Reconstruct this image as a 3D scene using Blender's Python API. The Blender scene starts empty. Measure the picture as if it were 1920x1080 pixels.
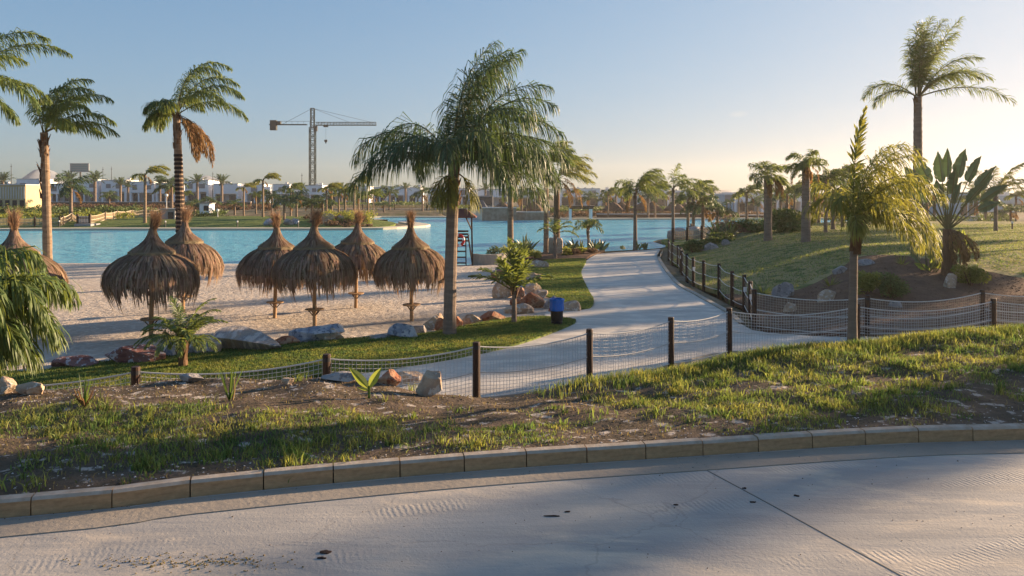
import bpy, math, random
import numpy as np
from mathutils import Vector, Matrix, noise
from mathutils.geometry import delaunay_2d_cdt
R = math.radians
scene = bpy.context.scene
col = scene.collection

# ------------------------------------------------------------------ camera, sky, sun, exposure
CZ, F, HY = 3.75, 1387.0, 365.0           # eye height, focal length in photo pixels, horizon row
cam_data = bpy.data.cameras.new('camera')
cam = bpy.data.objects.new('camera', cam_data); col.objects.link(cam)
cam.location = (0, 0, CZ); cam.rotation_euler = (R(90), 0, 0)
cam_data.sensor_width = 36.0; cam_data.lens = F/1920*36.0
cam_data.shift_y = -(540-HY)/1920
cam_data.clip_start = 0.1; cam_data.clip_end = 6000
scene.camera = cam

SUN_AZ, SUN_EL = R(60), R(11)             # right of straight ahead, above the horizon
sun_dir = Vector((math.sin(SUN_AZ)*math.cos(SUN_EL), math.cos(SUN_AZ)*math.cos(SUN_EL), math.sin(SUN_EL)))
sd = bpy.data.lights.new('sun', 'SUN'); sd.energy = 5.0; sd.angle = R(0.9); sd.color = (1.0, 0.72, 0.46)
so = bpy.data.objects.new('sun', sd); col.objects.link(so)
so.rotation_euler = sun_dir.to_track_quat('Z', 'Y').to_euler()
so.location = (40, 20, 30)

world = bpy.data.worlds.new("World"); scene.world = world; world.use_nodes = True
wn, wl = world.node_tree.nodes, world.node_tree.links
wn.clear()
sky = wn.new('ShaderNodeTexSky'); sky.sky_type = 'NISHITA'; sky.sun_disc = False
sky.sun_elevation = SUN_EL; sky.sun_rotation = SUN_AZ
sky.altitude = 0; sky.air_density = 1.0; sky.dust_density = 1.1; sky.ozone_density = 1.2
bg = wn.new('ShaderNodeBackground'); bg.inputs['Strength'].default_value = 0.095
wo = wn.new('ShaderNodeOutputWorld')
# soft shoulder on the sky's brightness so that the side towards the sun keeps its colour
d1_ = wn.new('ShaderNodeVectorMath'); d1_.operation = 'DIVIDE'; d1_.inputs[1].default_value = (5, 3.5, 2.4)
d2_ = wn.new('ShaderNodeVectorMath'); d2_.operation = 'ADD'; d2_.inputs[1].default_value = (1, 1, 1)
d3_ = wn.new('ShaderNodeVectorMath'); d3_.operation = 'DIVIDE'
d4_ = wn.new('ShaderNodeVectorMath'); d4_.operation = 'MULTIPLY'; d4_.inputs[1].default_value = (0.625, 0.945, 1.53)
wl.new(sky.outputs[0], d1_.inputs[0]); wl.new(d1_.outputs[0], d2_.inputs[0]); wl.new(sky.outputs[0], d3_.inputs[0]); wl.new(d2_.outputs[0], d3_.inputs[1])
wl.new(d3_.outputs[0], d4_.inputs[0]); # one tiny wisp of cloud low in the sky
wt_ = wn.new('ShaderNodeTexCoord'); cs_ = wn.new('ShaderNodeVectorMath'); cs_.operation = 'SUBTRACT'
cs_.inputs[1].default_value = Vector(((1385-960)/F, 1, (HY-214)/F)).normalized()[:]
cm_ = wn.new('ShaderNodeVectorMath'); cm_.operation = 'MULTIPLY'; cm_.inputs[1].default_value = (1, 1, 2.6)
cn_ = wn.new('ShaderNodeTexNoise'); cn_.inputs['Scale'].default_value = 160; cn_.inputs['Detail'].default_value = 3
cl_ = wn.new('ShaderNodeVectorMath'); cl_.operation = 'LENGTH'
cr_ = wn.new('ShaderNodeMapRange'); cr_.inputs['From Min'].default_value = 0.013; cr_.inputs['From Max'].default_value = 0.002
cx_ = wn.new('ShaderNodeMath'); cx_.operation = 'MULTIPLY'; c2_ = wn.new('ShaderNodeMath'); c2_.operation = 'MULTIPLY'; c2_.inputs[1].default_value = 0.55
cmix = wn.new('ShaderNodeMix'); cmix.data_type = 'RGBA'; cmix.inputs[7].default_value = (3.2, 3.0, 2.6, 1)
wl.new(wt_.outputs['Generated'], cs_.inputs[0]); wl.new(cs_.outputs[0], cm_.inputs[0]); wl.new(cm_.outputs[0], cl_.inputs[0]); wl.new(wt_.outputs['Generated'], cn_.inputs['Vector'])
wl.new(cl_.outputs['Value'], cr_.inputs['Value']); wl.new(cr_.outputs[0], cx_.inputs[0]); wl.new(cn_.outputs['Fac'], cx_.inputs[1]); wl.new(cx_.outputs[0], c2_.inputs[0])
wl.new(c2_.outputs[0], cmix.inputs['Factor']); wl.new(d4_.outputs[0], cmix.inputs[6]); wl.new(cmix.outputs[2], bg.inputs['Color']); wl.new(bg.outputs[0], wo.inputs['Surface'])
scene.view_settings.view_transform = 'Standard'; scene.view_settings.look = 'None'
scene.view_settings.exposure = 1.62; scene.view_settings.gamma = 1.0
scene.view_settings.use_curve_mapping = False

# ------------------------------------------------------------------ helpers
def rs(seed): return np.random.default_rng(seed)
def tag(o, label=None, cat=None, group=None, kind=None):
    if label: o['label'] = label
    if cat: o['category'] = cat
    if group: o['group'] = group
    if kind: o['kind'] = kind
    return o
def link(name, data, parent=None, loc=None, rz=None, sc=None):
    o = bpy.data.objects.new(name, data); col.objects.link(o)
    if parent is not None: o.parent = parent
    if loc is not None: o.location = loc
    if rz is not None: o.rotation_euler = (0, 0, rz)
    if sc is not None: o.scale = (sc, sc, sc) if np.isscalar(sc) else sc
    return o
def empty(name, loc=(0, 0, 0), rz=0.0, sc=None):
    o = link(name, None, None, loc, rz, sc); o.empty_display_size = 0.2; return o
def copy_tree(o, parent=None, loc=None, rz=None, sc=None):
    c = o.copy(); col.objects.link(c); c.parent = parent
    if loc is not None: c.location = loc
    if rz is not None: c.rotation_euler = (0, 0, rz)
    if sc is not None: c.scale = (sc, sc, sc) if np.isscalar(sc) else sc
    for ch in list(o.children): copy_tree(ch, c)
    return c

class G:
    """collects vertices and faces (tris / quads) and makes one mesh"""
    def __init__(s): s.v = []; s.f = []; s.n = 0; s.m = []
    def add(s, V, Fc, mi=0):
        V = np.asarray(V, dtype=np.float64).reshape(-1, 3); Fc = np.asarray(Fc, dtype=np.int64)
        s.v.append(V); s.f.append(Fc + s.n); s.m.append((len(Fc), mi)); s.n += len(V); return s
    def merge(s, o, T=None):
        for V, Fc, (c, mi) in zip(o.v, o.f, o.m):
            pass
        off = s.n
        V = np.concatenate(o.v)
        if T is not None:
            T = np.array(T); V = V @ T[:3, :3].T + T[:3, 3]
        s.v.append(V); s.n += len(V)
        for Fc, m in zip(o.f, o.m): s.f.append(Fc + off); s.m.append(m)
        return s
    def mesh(s, name, mats, smooth=False):
        me = bpy.data.meshes.new(name)
        V = np.concatenate(s.v).astype(np.float32)
        me.vertices.add(len(V)); me.vertices.foreach_set('co', V.ravel())
        loops = np.concatenate([f.ravel() for f in s.f]).astype(np.int32)
        tot = np.concatenate([np.full(len(f), f.shape[1]) for f in s.f]).astype(np.int32)
        st = np.concatenate([[0], np.cumsum(tot)[:-1]]).astype(np.int32)
        me.loops.add(len(loops)); me.loops.foreach_set('vertex_index', loops)
        me.polygons.add(len(tot)); me.polygons.foreach_set('loop_start', st)
        me.polygons.foreach_set('loop_total', tot)
        mi = np.concatenate([np.full(c, m) for c, m in s.m]).astype(np.int32)
        me.polygons.foreach_set('material_index', mi)
        me.polygons.foreach_set('use_smooth', np.full(len(tot), smooth))
        if not isinstance(mats, (list, tuple)): mats = [mats]
        for m in mats: me.materials.append(m)
        me.update(calc_edges=True); me.validate()
        return me
    def build(s, name, mats, parent=None, smooth=False, **k):
        return link(name, s.mesh(name, mats, smooth), parent, **k)
    # shapes
    def box(s, c, d, rz=0.0, mi=0, taper=1.0):
        x, y, z = np.array(d)/2.0
        P = np.array([[-x,-y,-z],[x,-y,-z],[x,y,-z],[-x,y,-z],[-x*taper,-y*taper,z],[x*taper,-y*taper,z],[x*taper,y*taper,z],[-x*taper,y*taper,z]])
        if rz:
            ca, sa = math.cos(rz), math.sin(rz)
            P = P @ np.array([[ca, sa, 0], [-sa, ca, 0], [0, 0, 1]])
        return s.add(P+np.array(c), [[0,3,2,1],[4,5,6,7],[0,1,5,4],[1,2,6,5],[2,3,7,6],[3,0,4,7]], mi)
    def tube(s, pts, rad, n=6, mi=0, cap=True):
        P = np.array(pts, dtype=float); m = len(P)
        rad = np.full(m, rad) if np.isscalar(rad) else np.asarray(rad, dtype=float)
        T = np.gradient(P, axis=0) if m > 2 else np.repeat([P[1]-P[0]], m, axis=0)
        T /= np.linalg.norm(T, axis=1)[:, None]+1e-9
        ref = np.array([0, 0, 1.0]) if abs(T[0, 2]) < 0.9 else np.array([1.0, 0, 0])
        U = np.cross(T, ref); U /= np.linalg.norm(U, axis=1)[:, None]+1e-9
        W = np.cross(T, U)
        a = np.arange(n)*2*math.pi/n
        V = P[:, None, :] + rad[:, None, None]*(np.cos(a)[None, :, None]*U[:, None, :] + np.sin(a)[None, :, None]*W[:, None, :])
        i = np.arange(m-1)[:, None]*n; j = np.arange(n)[None, :]; k = (j+1) % n
        Fq = np.stack([i+j, i+k, i+n+k, i+n+j], axis=-1).reshape(-1, 4)
        s.add(V.reshape(-1, 3), Fq, mi)
        if cap and n > 3:
            b = s.n-m*n
            s.v.append(np.array([P[0], P[-1]])); s.n += 2
            c0, c1 = s.n-2, s.n-1
            j = np.arange(n); k = (j+1) % n
            s.f.append(np.stack([b+k, b+j, np.full(n, c0)], -1)); s.m.append((n, mi))
            s.f.append(np.stack([b+(m-1)*n+j, b+(m-1)*n+k, np.full(n, c1)], -1)); s.m.append((n, mi))
        return s
    def lathe(s, prof, n=24, c=(0, 0, 0), mi=0, wob=None):
        P = np.array(prof, float); a = np.arange(n)*2*math.pi/n
        rr = P[:, 0][:, None]*np.ones(n)[None, :]
        if wob is not None: rr = rr*wob(a[None, :], P[:, 1][:, None])
        V = np.stack([rr*np.cos(a), rr*np.sin(a), P[:, 1][:, None]*np.ones(n)[None, :]], -1)+np.array(c)
        m = len(P); i = np.arange(m-1)[:, None]*n; j = np.arange(n)[None, :]; k = (j+1) % n
        return s.add(V.reshape(-1, 3), np.stack([i+j, i+k, i+n+k, i+n+j], -1).reshape(-1, 4), mi)

# ------------------------------------------------------------------ materials
def mat(name, base=(0.5, 0.5, 0.5), rough=0.8, var=0.0, scale=5.0, col2=None, bump=0.0, bscale=None, spec=0.3,
        island=0.0, transl=0.0, metal=0.0, detail=6, stretch=None, coord='Object', thr=None, col3=None, scale3=None, thr3=(0.5, 0.6), tcol=None):
    m = bpy.data.materials.new(name); m.use_nodes = True
    N, L = m.node_tree.nodes, m.node_tree.links
    p = N['Principled BSDF']; out = N['Material Output']
    p.inputs['Roughness'].default_value = rough; p.inputs['Specular IOR Level'].default_value = spec
    p.inputs['Metallic'].default_value = metal
    tc = N.new('ShaderNodeTexCoord'); vec = tc.outputs[coord]
    if stretch:
        mp = N.new('ShaderNodeMapping'); mp.inputs['Scale'].default_value = stretch
        L.new(vec, mp.inputs[0]); vec = mp.outputs[0]
    def nz(sc, det=detail, rough_=0.6):
        n = N.new('ShaderNodeTexNoise'); n.inputs['Scale'].default_value = sc; n.inputs['Detail'].default_value = det
        n.inputs['Roughness'].default_value = rough_; L.new(vec, n.inputs['Vector']); return n.outputs['Fac']
    def ramp(fac, a, b):
        r = N.new('ShaderNodeMapRange'); r.inputs['From Min'].default_value = a; r.inputs['From Max'].default_value = b
        L.new(fac, r.inputs['Value']); return r.outputs[0]
    def mix(fac, a, b):
        x = N.new('ShaderNodeMix'); x.data_type = 'RGBA'
        L.new(fac, x.inputs['Factor'])
        for sck, v in ((6, a), (7, b)):
            if isinstance(v, (tuple, list)): x.inputs[sck].default_value = (*v[:3], 1)
            else: L.new(v, x.inputs[sck])
        return x.outputs[2]
    c = tuple(base)
    if col2 is not None:
        a, b = thr if thr else (0.35, 0.65)
        c = mix(ramp(nz(scale), a, b), c, tuple(col2))
    if col3 is not None:
        c = mix(ramp(nz(scale3 or scale*3), *thr3), c, tuple(col3))
    if var > 0 or island > 0:
        h = N.new('ShaderNodeHueSaturation')
        if isinstance(c, tuple): h.inputs['Color'].default_value = (*c, 1)
        else: L.new(c, h.inputs['Color'])
        if island > 0:
            g = N.new('ShaderNodeNewGeometry')
            r = N.new('ShaderNodeMapRange'); r.inputs['To Min'].default_value = 1-island; r.inputs['To Max'].default_value = 1+island
            L.new(g.outputs['Random Per Island'], r.inputs['Value']); val = r.outputs[0]
            r2 = N.new('ShaderNodeMapRange'); r2.inputs['To Min'].default_value = 0.5-island*0.05; r2.inputs['To Max'].default_value = 0.5+island*0.04
            ms = N.new('ShaderNodeMath'); ms.operation = 'MULTIPLY'; ms.inputs[1].default_value = 7.31
            fr = N.new('ShaderNodeMath'); fr.operation = 'FRACT'
            L.new(g.outputs['Random Per Island'], ms.inputs[0]); L.new(ms.outputs[0], fr.inputs[0]); L.new(fr.outputs[0], r2.inputs['Value'])
            L.new(r2.outputs[0], h.inputs['Hue'])
            L.new(val, h.inputs['Value'])
        else:
            r = N.new('ShaderNodeMapRange'); r.inputs['From Min'].default_value = 0.3; r.inputs['From Max'].default_value = 0.7
            r.inputs['To Min'].default_value = 1-var; r.inputs['To Max'].default_value = 1+var
            L.new(nz(scale*2.7), r.inputs['Value']); L.new(r.outputs[0], h.inputs['Value'])
        c = h.outputs['Color']
    if isinstance(c, tuple): p.inputs['Base Color'].default_value = (*c, 1)
    else: L.new(c, p.inputs['Base Color'])
    if bump > 0:
        b = N.new('ShaderNodeBump'); b.inputs['Strength'].default_value = 1.0; b.inputs['Distance'].default_value = bump
        L.new(nz(bscale or scale*4, 8, 0.65), b.inputs['Height']); L.new(b.outputs[0], p.inputs['Normal'])
    if transl > 0:
        t = N.new('ShaderNodeBsdfTranslucent'); ms = N.new('ShaderNodeMixShader'); ms.inputs[0].default_value = transl
        if tcol: 
            t.inputs['Color'].default_value = (*tcol, 1)
        elif isinstance(c, tuple): t.inputs['Color'].default_value = (*c, 1)
        else:
            g2 = N.new('ShaderNodeHueSaturation'); g2.inputs['Saturation'].default_value = 1.15; g2.inputs['Value'].default_value = 1.9
            g2.inputs['Hue'].default_value = 0.485
            L.new(c, g2.inputs['Color']); L.new(g2.outputs[0], t.inputs['Color'])
        L.new(p.outputs[0], ms.inputs[1]); L.new(t.outputs[0], ms.inputs[2]); L.new(ms.outputs[0], out.inputs['Surface'])
    m['_c'] = 0
    return m

M = {}
M['sand'] = mat('sand', (0.56, 0.47, 0.375), 0.95, col2=(0.46, 0.385, 0.31), scale=0.6, bump=0.12, bscale=3.6, spec=0.1, col3=(0.62, 0.55, 0.46), scale3=6)
M['soil'] = mat('soil', (0.17, 0.13, 0.085), 0.95, col2=(0.10, 0.105, 0.045), scale=0.08, bump=0.1, bscale=1.0, spec=0.1, col3=(0.24, 0.19, 0.13), scale3=0.3)
M['path'] = mat('path_concrete', (0.58, 0.535, 0.465), 0.75, col2=(0.45, 0.41, 0.355), scale=0.7, bump=0.006, bscale=14, stretch=(0.6, 1.6, 1), col3=(0.68, 0.62, 0.53), scale3=1.6)
M['pkerb'] = mat('path_edging', (0.40, 0.36, 0.30), 0.85, col2=(0.3, 0.27, 0.22), scale=1.5)
M['lawn'] = mat('lawn_turf', (0.14, 0.20, 0.05), 0.95, col2=(0.21, 0.235, 0.07), scale=0.7, bump=0.03, bscale=16, spec=0.1, col3=(0.05, 0.08, 0.018), scale3=4)
M['lawn2'] = mat('dry_lawn_turf', (0.25, 0.235, 0.095), 0.95, col2=(0.37, 0.30, 0.14), scale=0.35, bump=0.08, bscale=6, spec=0.1, col3=(0.115, 0.145, 0.045), scale3=1.5)
M['mulch'] = mat('bark_mulch', (0.20, 0.125, 0.08), 0.95, col2=(0.13, 0.08, 0.055), scale=2, bump=0.05, bscale=14, spec=0.1)
M['verge'] = mat('verge_earth', (0.165, 0.12, 0.085), 0.95, col2=(0.085, 0.068, 0.045), scale=4.5, bump=0.035, bscale=22, spec=0.1, col3=(0.46, 0.40, 0.34), scale3=6.5, thr3=(0.57, 0.63), detail=10)
M['curb'] = mat('kerb_concrete', (0.46, 0.29, 0.15), 0.85, col2=(0.32, 0.195, 0.10), scale=5, stretch=(1, 1, 3), var=.2, bump=0.004, bscale=40)
M['wood_dark'] = mat('dark_stained_wood', (0.035, 0.018, 0.011), 0.6, col2=(0.06, 0.03, 0.018), scale=4, stretch=(4, 4, 0.6), bump=0.004, bscale=20)
M['wood'] = mat('pale_wood', (0.42, 0.26, 0.13), 0.7, col2=(0.30, 0.18, 0.09), scale=3, stretch=(5, 5, 0.5), bump=0.003, bscale=20)
M['rope'] = mat('white_rope', (0.62, 0.60, 0.55), 0.8, var=0.15, scale=20)
M['net'] = mat('net_cord', (0.60, 0.58, 0.54), 0.85)
M['net_brown'] = mat('brown_net_cord', (0.42, 0.34, 0.25), 0.85)
M['straw'] = mat('thatch_straw', (0.29, 0.215, 0.15), 0.9, island=0.75, transl=0.36, spec=0.1, tcol=(0.62, 0.38, 0.17))
M['straw_in'] = mat('thatch_inner', (0.05, 0.033, 0.022), 0.95, var=0.3, scale=10)
M['tuft'] = mat('thatch_tuft', (0.32, 0.22, 0.145), 0.9, island=0.5, transl=0.35, spec=0.1, tcol=(0.5, 0.30, 0.16))
M['white'] = mat('white_render', (0.84, 0.84, 0.86), 0.8, var=0.05, scale=0.4)
M['white2'] = mat('offwhite_render', (0.60, 0.58, 0.55), 0.8, var=0.06, scale=0.4)
M['grey_r'] = mat('grey_render', (0.30, 0.30, 0.31), 0.8)
M['yellow_r'] = mat('cream_render', (0.55, 0.44, 0.25), 0.8, var=0.1, scale=0.5)
M['blue_r'] = mat('pale_blue_render', (0.35, 0.47, 0.55), 0.7)
M['glass'] = mat('dark_glass', (0.04, 0.05, 0.06), 0.15, spec=0.5)
M['dark'] = mat('dark_metal', (0.03, 0.03, 0.032), 0.5)
M['crane'] = mat('crane_paint', (0.02, 0.032, 0.028), 0.9, spec=0.1)
M['crane_w'] = mat('crane_concrete', (0.04, 0.045, 0.045), 0.8)
M['board'] = mat('billboard_face', (0.16, 0.24, 0.26), 0.5)
M['roof_red'] = mat('red_wood_roof', (0.14, 0.04, 0.022), 0.7, var=0.2, scale=4)
M['black_pl'] = mat('black_plastic', (0.012, 0.012, 0.014), 0.4)
M['blue_bag'] = mat('blue_plastic_bag', (0.01, 0.13, 0.50), 0.35, bump=0.01, bscale=15)
M['bark'] = mat('palm_bark_grey', (0.25, 0.19, 0.145), 0.9, col2=(0.17, 0.125, 0.095), scale=2.0, stretch=(1, 1, 5), bump=0.02, bscale=6)
M['bark_y'] = mat('palm_bark_tan', (0.30, 0.22, 0.15), 0.9, col2=(0.19, 0.13, 0.085), scale=2.5, stretch=(1, 1, 5), bump=0.02, bscale=6)
M['bark_band'] = mat('palm_dark_scar', (0.035, 0.025, 0.022), 0.9)
M['boot'] = mat('palm_leaf_boot', (0.11, 0.062, 0.036), 0.9, col2=(0.19, 0.11, 0.06), scale=6, stretch=(3, 3, 0.6), bump=0.02, bscale=8)
M['rachis'] = mat('palm_rachis', (0.14, 0.13, 0.05), 0.6, spec=0.3)
M['leaf'] = mat('palm_leaf', (0.105, 0.155, 0.05), 0.5, island=0.45, transl=0.38, spec=0.35, tcol=(0.28, 0.33, 0.055))
M['leaf_d'] = mat('palm_leaf_dark', (0.065, 0.11, 0.055), 0.5, island=0.45, transl=0.3, spec=0.35, tcol=(0.15, 0.22, 0.045))
M['leaf_y'] = mat('palm_leaf_yellow', (0.19, 0.21, 0.065), 0.55, island=0.45, transl=0.40, spec=0.3, tcol=(0.40, 0.38, 0.06))
M['leaf_dry'] = mat('palm_leaf_dry', (0.21, 0.13, 0.06), 0.75, island=0.4, transl=0.35, spec=0.2, tcol=(0.42, 0.24, 0.07))
M['leaf_b'] = mat('broad_leaf', (0.07, 0.12, 0.03), 0.4, island=0.2, transl=0.35, spec=0.4, tcol=(0.22, 0.32, 0.05))
M['leaf_bd'] = mat('broad_leaf_dark', (0.15, 0.20, 0.10), 0.4, island=0.2, transl=0.25, spec=0.4, tcol=(0.08, 0.12, 0.02))
M['leaf_by'] = mat('broad_leaf_lime', (0.14, 0.19, 0.04), 0.4, island=0.2, transl=0.5, spec=0.4, tcol=(0.40, 0.46, 0.07))
M['bush'] = mat('bush_leaf', (0.11, 0.155, 0.055), 0.6, island=0.5, transl=0.3, tcol=(0.15, 0.19, 0.03))
M['bush_y'] = mat('bush_leaf_lime', (0.15, 0.19, 0.045), 0.6, island=0.4, transl=0.4, tcol=(0.42, 0.42, 0.06))
M['bush_r'] = mat('bush_leaf_russet', (0.13, 0.085, 0.055), 0.7, island=0.5, transl=0.25, tcol=(0.22, 0.13, 0.06))
M['flower'] = mat('bed_flower', (0.35, 0.07, 0.03), 0.6, island=0.3)
M['thatch_red'] = mat('russet_thatch', (0.17, 0.10, 0.065), 0.95, col2=(0.11, 0.07, 0.05), scale=2, stretch=(3, 3, 1))
M['grass'] = mat('grass_blade', (0.09, 0.14, 0.042), 0.6, island=0.55, col2=(0.19, 0.205, 0.06), scale=2.2, thr=(0.42, 0.62), transl=0.38, spec=0.2)
M['grass_dry'] = mat('dry_grass_blade', (0.24, 0.19, 0.075), 0.7, island=0.4, transl=0.3, spec=0.2, tcol=(0.4, 0.3, 0.1))
M['stone'] = mat('stone_wall', (0.38, 0.32, 0.24), 0.9, col2=(0.22, 0.17, 0.12), scale=1.4, bump=0.05, bscale=3)
M['planter'] = mat('planter_wall', (0.36, 0.32, 0.26), 0.9, col2=(0.26, 0.23, 0.19), scale=3, stretch=(2, 2, 0.6))
M['coping'] = mat('cream_coping', (0.62, 0.54, 0.40), 0.8, var=0.06, scale=1)
M['hill'] = mat('far_hill', (0.22, 0.24, 0.27), 1.0, var=0.1, scale=0.01)
M['red'] = mat('red_plastic', (0.40, 0.02, 0.02), 0.4)
M['whitep'] = mat('white_plastic', (0.75, 0.75, 0.75), 0.4)
M['grey_mix'] = mat('weathered_boards', (0.35, 0.32, 0.30), 0.8, var=0.2, scale=3, stretch=(5, 5, 0.5))
M['canvas'] = mat('tan_netting', (0.40, 0.31, 0.20), 0.9, var=0.2, scale=2)

def rock_mat(name, a, b, c3=None):
    return mat(name, a, 0.85, col2=b, scale=3.2, bump=0.03, bscale=9, col3=c3, scale3=9, thr3=(0.54, 0.6), thr=(0.44, 0.56), detail=10)
M['rk_blue'] = rock_mat('rock_blue_grey', (0.24, 0.27, 0.32), (0.48, 0.47, 0.46), (0.13, 0.15, 0.19))
M['rk_tan'] = rock_mat('rock_tan', (0.46, 0.34, 0.23), (0.34, 0.24, 0.17), (0.56, 0.50, 0.42))
M['rk_rust'] = rock_mat('rock_rust', (0.34, 0.13, 0.065), (0.42, 0.26, 0.16), (0.22, 0.08, 0.045))
M['rk_maroon'] = rock_mat('rock_maroon', (0.16, 0.065, 0.055), (0.22, 0.11, 0.09), (0.42, 0.40, 0.40))
M['rk_grey'] = rock_mat('rock_grey', (0.27, 0.25, 0.24), (0.38, 0.34, 0.31), (0.18, 0.16, 0.155))
M['rk_stripe'] = mat('rock_striped', (0.36, 0.29, 0.22), 0.85, col2=(0.20, 0.21, 0.23), scale=1.2, stretch=(3.2, 1, 0.35), bump=0.03, bscale=5, col3=(0.5, 0.45, 0.4), scale3=2.5)

# road: concrete mottled grey and tan, tyre marks
def distort(m, s, amt):
    for n in m.node_tree.nodes:
        if n.type == 'TEX_NOISE' and n.noise_dimensions == '3D': n.inputs['Distortion'].default_value = amt
    return m
def road_material():
    m = mat('road_concrete', (0.41, 0.375, 0.325), 0.8, col2=(0.30, 0.285, 0.265), scale=0.7, thr=(0.38, 0.6), stretch=(0.55, 1.7, 1), col3=(0.56, 0.47, 0.36), scale3=1.3, thr3=(0.5, 0.66), detail=12, var=0.10)
    N, L = m.node_tree.nodes, m.node_tree.links
    p = N['Principled BSDF']
    tc = N.new('ShaderNodeTexCoord')
    n1 = N.new('ShaderNodeTexNoise'); n1.inputs['Scale'].default_value = 45; n1.inputs['Detail'].default_value = 8; L.new(tc.outputs['Object'], n1.inputs['Vector'])
    n2 = N.new('ShaderNodeTexNoise'); n2.inputs['Scale'].default_value = 3.0; n2.inputs['Detail'].default_value = 5
    mp = N.new('ShaderNodeMapping'); mp.inputs['Scale'].default_value = (0.35, 3.0, 1); mp.inputs['Rotation'].default_value = (0, 0, R(-17))
    L.new(tc.outputs['Object'], mp.inputs[0]); L.new(mp.outputs[0], n2.inputs['Vector'])
    ad = N.new('ShaderNodeMath'); ad.operation = 'MULTIPLY_ADD'; ad.inputs[1].default_value = 0.5
    L.new(n1.outputs['Fac'], ad.inputs[0]); L.new(n2.outputs['Fac'], ad.inputs[2])
    b = N.new('ShaderNodeBump'); b.inputs['Distance'].default_value = 0.005; L.new(ad.outputs[0], b.inputs['Height']); L.new(b.outputs[0], p.inputs['Normal'])
    # faint tyre tracks: treads pressed in dust along two curved lines
    last = b
    base_sock = p.inputs['Base Color'].links[0].from_socket
    for ang, v0, wd, ph in ((20, 4.65, .10, 0.0), (20, 4.18, .11, 2.0), (14, 3.62, .10, 4.0), (33, 2.35, .12, 6.0), (33, 1.95, .10, 8.0)):
        mp = N.new('ShaderNodeMapping'); mp.inputs['Rotation'].default_value = (0, 0, R(-ang)); L.new(tc.outputs['Object'], mp.inputs[0])
        sp = N.new('ShaderNodeSeparateXYZ'); L.new(mp.outputs[0], sp.inputs[0])
        su = N.new('ShaderNodeMath'); su.operation = 'SUBTRACT'; su.inputs[1].default_value = v0; L.new(sp.outputs['Y'], su.inputs[0])
        cu = N.new('ShaderNodeMath'); cu.operation = 'MULTIPLY_ADD'; cu.inputs[1].default_value = .018; sq = N.new('ShaderNodeMath'); sq.operation = 'MULTIPLY'; L.new(sp.outputs['X'], sq.inputs[0]); L.new(sp.outputs['X'], sq.inputs[1]); L.new(sq.outputs[0], cu.inputs[0]); L.new(su.outputs[0], cu.inputs[2])
        ab = N.new('ShaderNodeMath'); ab.operation = 'ABSOLUTE'; L.new(cu.outputs[0], ab.inputs[0])
        mr = N.new('ShaderNodeMapRange'); mr.inputs['From Min'].default_value = wd; mr.inputs['From Max'].default_value = wd*.6; L.new(ab.outputs[0], mr.inputs['Value'])
        nn = N.new('ShaderNodeTexNoise'); nn.inputs['Scale'].default_value = 1.1; nn.noise_dimensions = '4D'; nn.inputs['W'].default_value = ph; L.new(tc.outputs['Object'], nn.inputs['Vector'])
        nm = N.new('ShaderNodeMapRange'); nm.inputs['From Min'].default_value = .47; nm.inputs['From Max'].default_value = .6; L.new(nn.outputs['Fac'], nm.inputs['Value'])
        wv = N.new('ShaderNodeTexWave'); wv.inputs['Scale'].default_value = 8.5; wv.inputs['Distortion'].default_value = 3.0; wv.inputs['Detail'].default_value = 2; wv.inputs['Detail Scale'].default_value = 3; L.new(mp.outputs[0], wv.inputs['Vector'])
        m1 = N.new('ShaderNodeMath'); m1.operation = 'MULTIPLY'; L.new(mr.outputs[0], m1.inputs[0]); L.new(nm.outputs[0], m1.inputs[1])
        m2 = N.new('ShaderNodeMath'); m2.operation = 'MULTIPLY'; L.new(m1.outputs[0], m2.inputs[0]); L.new(wv.outputs['Fac'], m2.inputs[1])
        b2 = N.new('ShaderNodeBump'); b2.inputs['Distance'].default_value = .0014; L.new(m2.outputs[0], b2.inputs['Height']); L.new(last.outputs[0], b2.inputs['Normal']); last = b2
        mx = N.new('ShaderNodeMix'); mx.data_type = 'RGBA'; mx.inputs[7].default_value = (0.56, 0.49, 0.40, 1); f = N.new('ShaderNodeMath'); f.operation = 'MULTIPLY'; f.inputs[1].default_value = .16; L.new(m2.outputs[0], f.inputs[0]); L.new(f.outputs[0], mx.inputs['Factor']); L.new(base_sock, mx.inputs[6]); base_sock = mx.outputs[2]
    # fine cracks
    vo = N.new('ShaderNodeTexVoronoi'); vo.feature = 'DISTANCE_TO_EDGE'; vo.inputs['Scale'].default_value = .45
    n5 = N.new('ShaderNodeTexNoise'); n5.inputs['Scale'].default_value = 2.5; n5.inputs['Detail'].default_value = 6; L.new(tc.outputs['Object'], n5.inputs['Vector'])
    vm = N.new('ShaderNodeVectorMath'); vm.operation = 'MULTIPLY_ADD'; vm.inputs[1].default_value = (.35, .35, .35); L.new(n5.outputs['Color'], vm.inputs[0]); L.new(tc.outputs['Object'], vm.inputs[2]); L.new(vm.outputs[0], vo.inputs['Vector'])
    cr = N.new('ShaderNodeMapRange'); cr.inputs['From Min'].default_value = .0035; cr.inputs['From Max'].default_value = .001; cr.inputs['To Max'].default_value = .2; L.new(vo.outputs['Distance'], cr.inputs['Value'])
    mx = N.new('ShaderNodeMix'); mx.data_type = 'RGBA'; mx.inputs[7].default_value = (0.12, 0.10, 0.085, 1); L.new(cr.outputs[0], mx.inputs['Factor']); L.new(base_sock, mx.inputs[6])
    L.new(mx.outputs[2], p.inputs['Base Color']); L.new(last.outputs[0], p.inputs['Normal'])
    return m
M['road'] = distort(road_material(), 0, 0.7)

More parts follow.
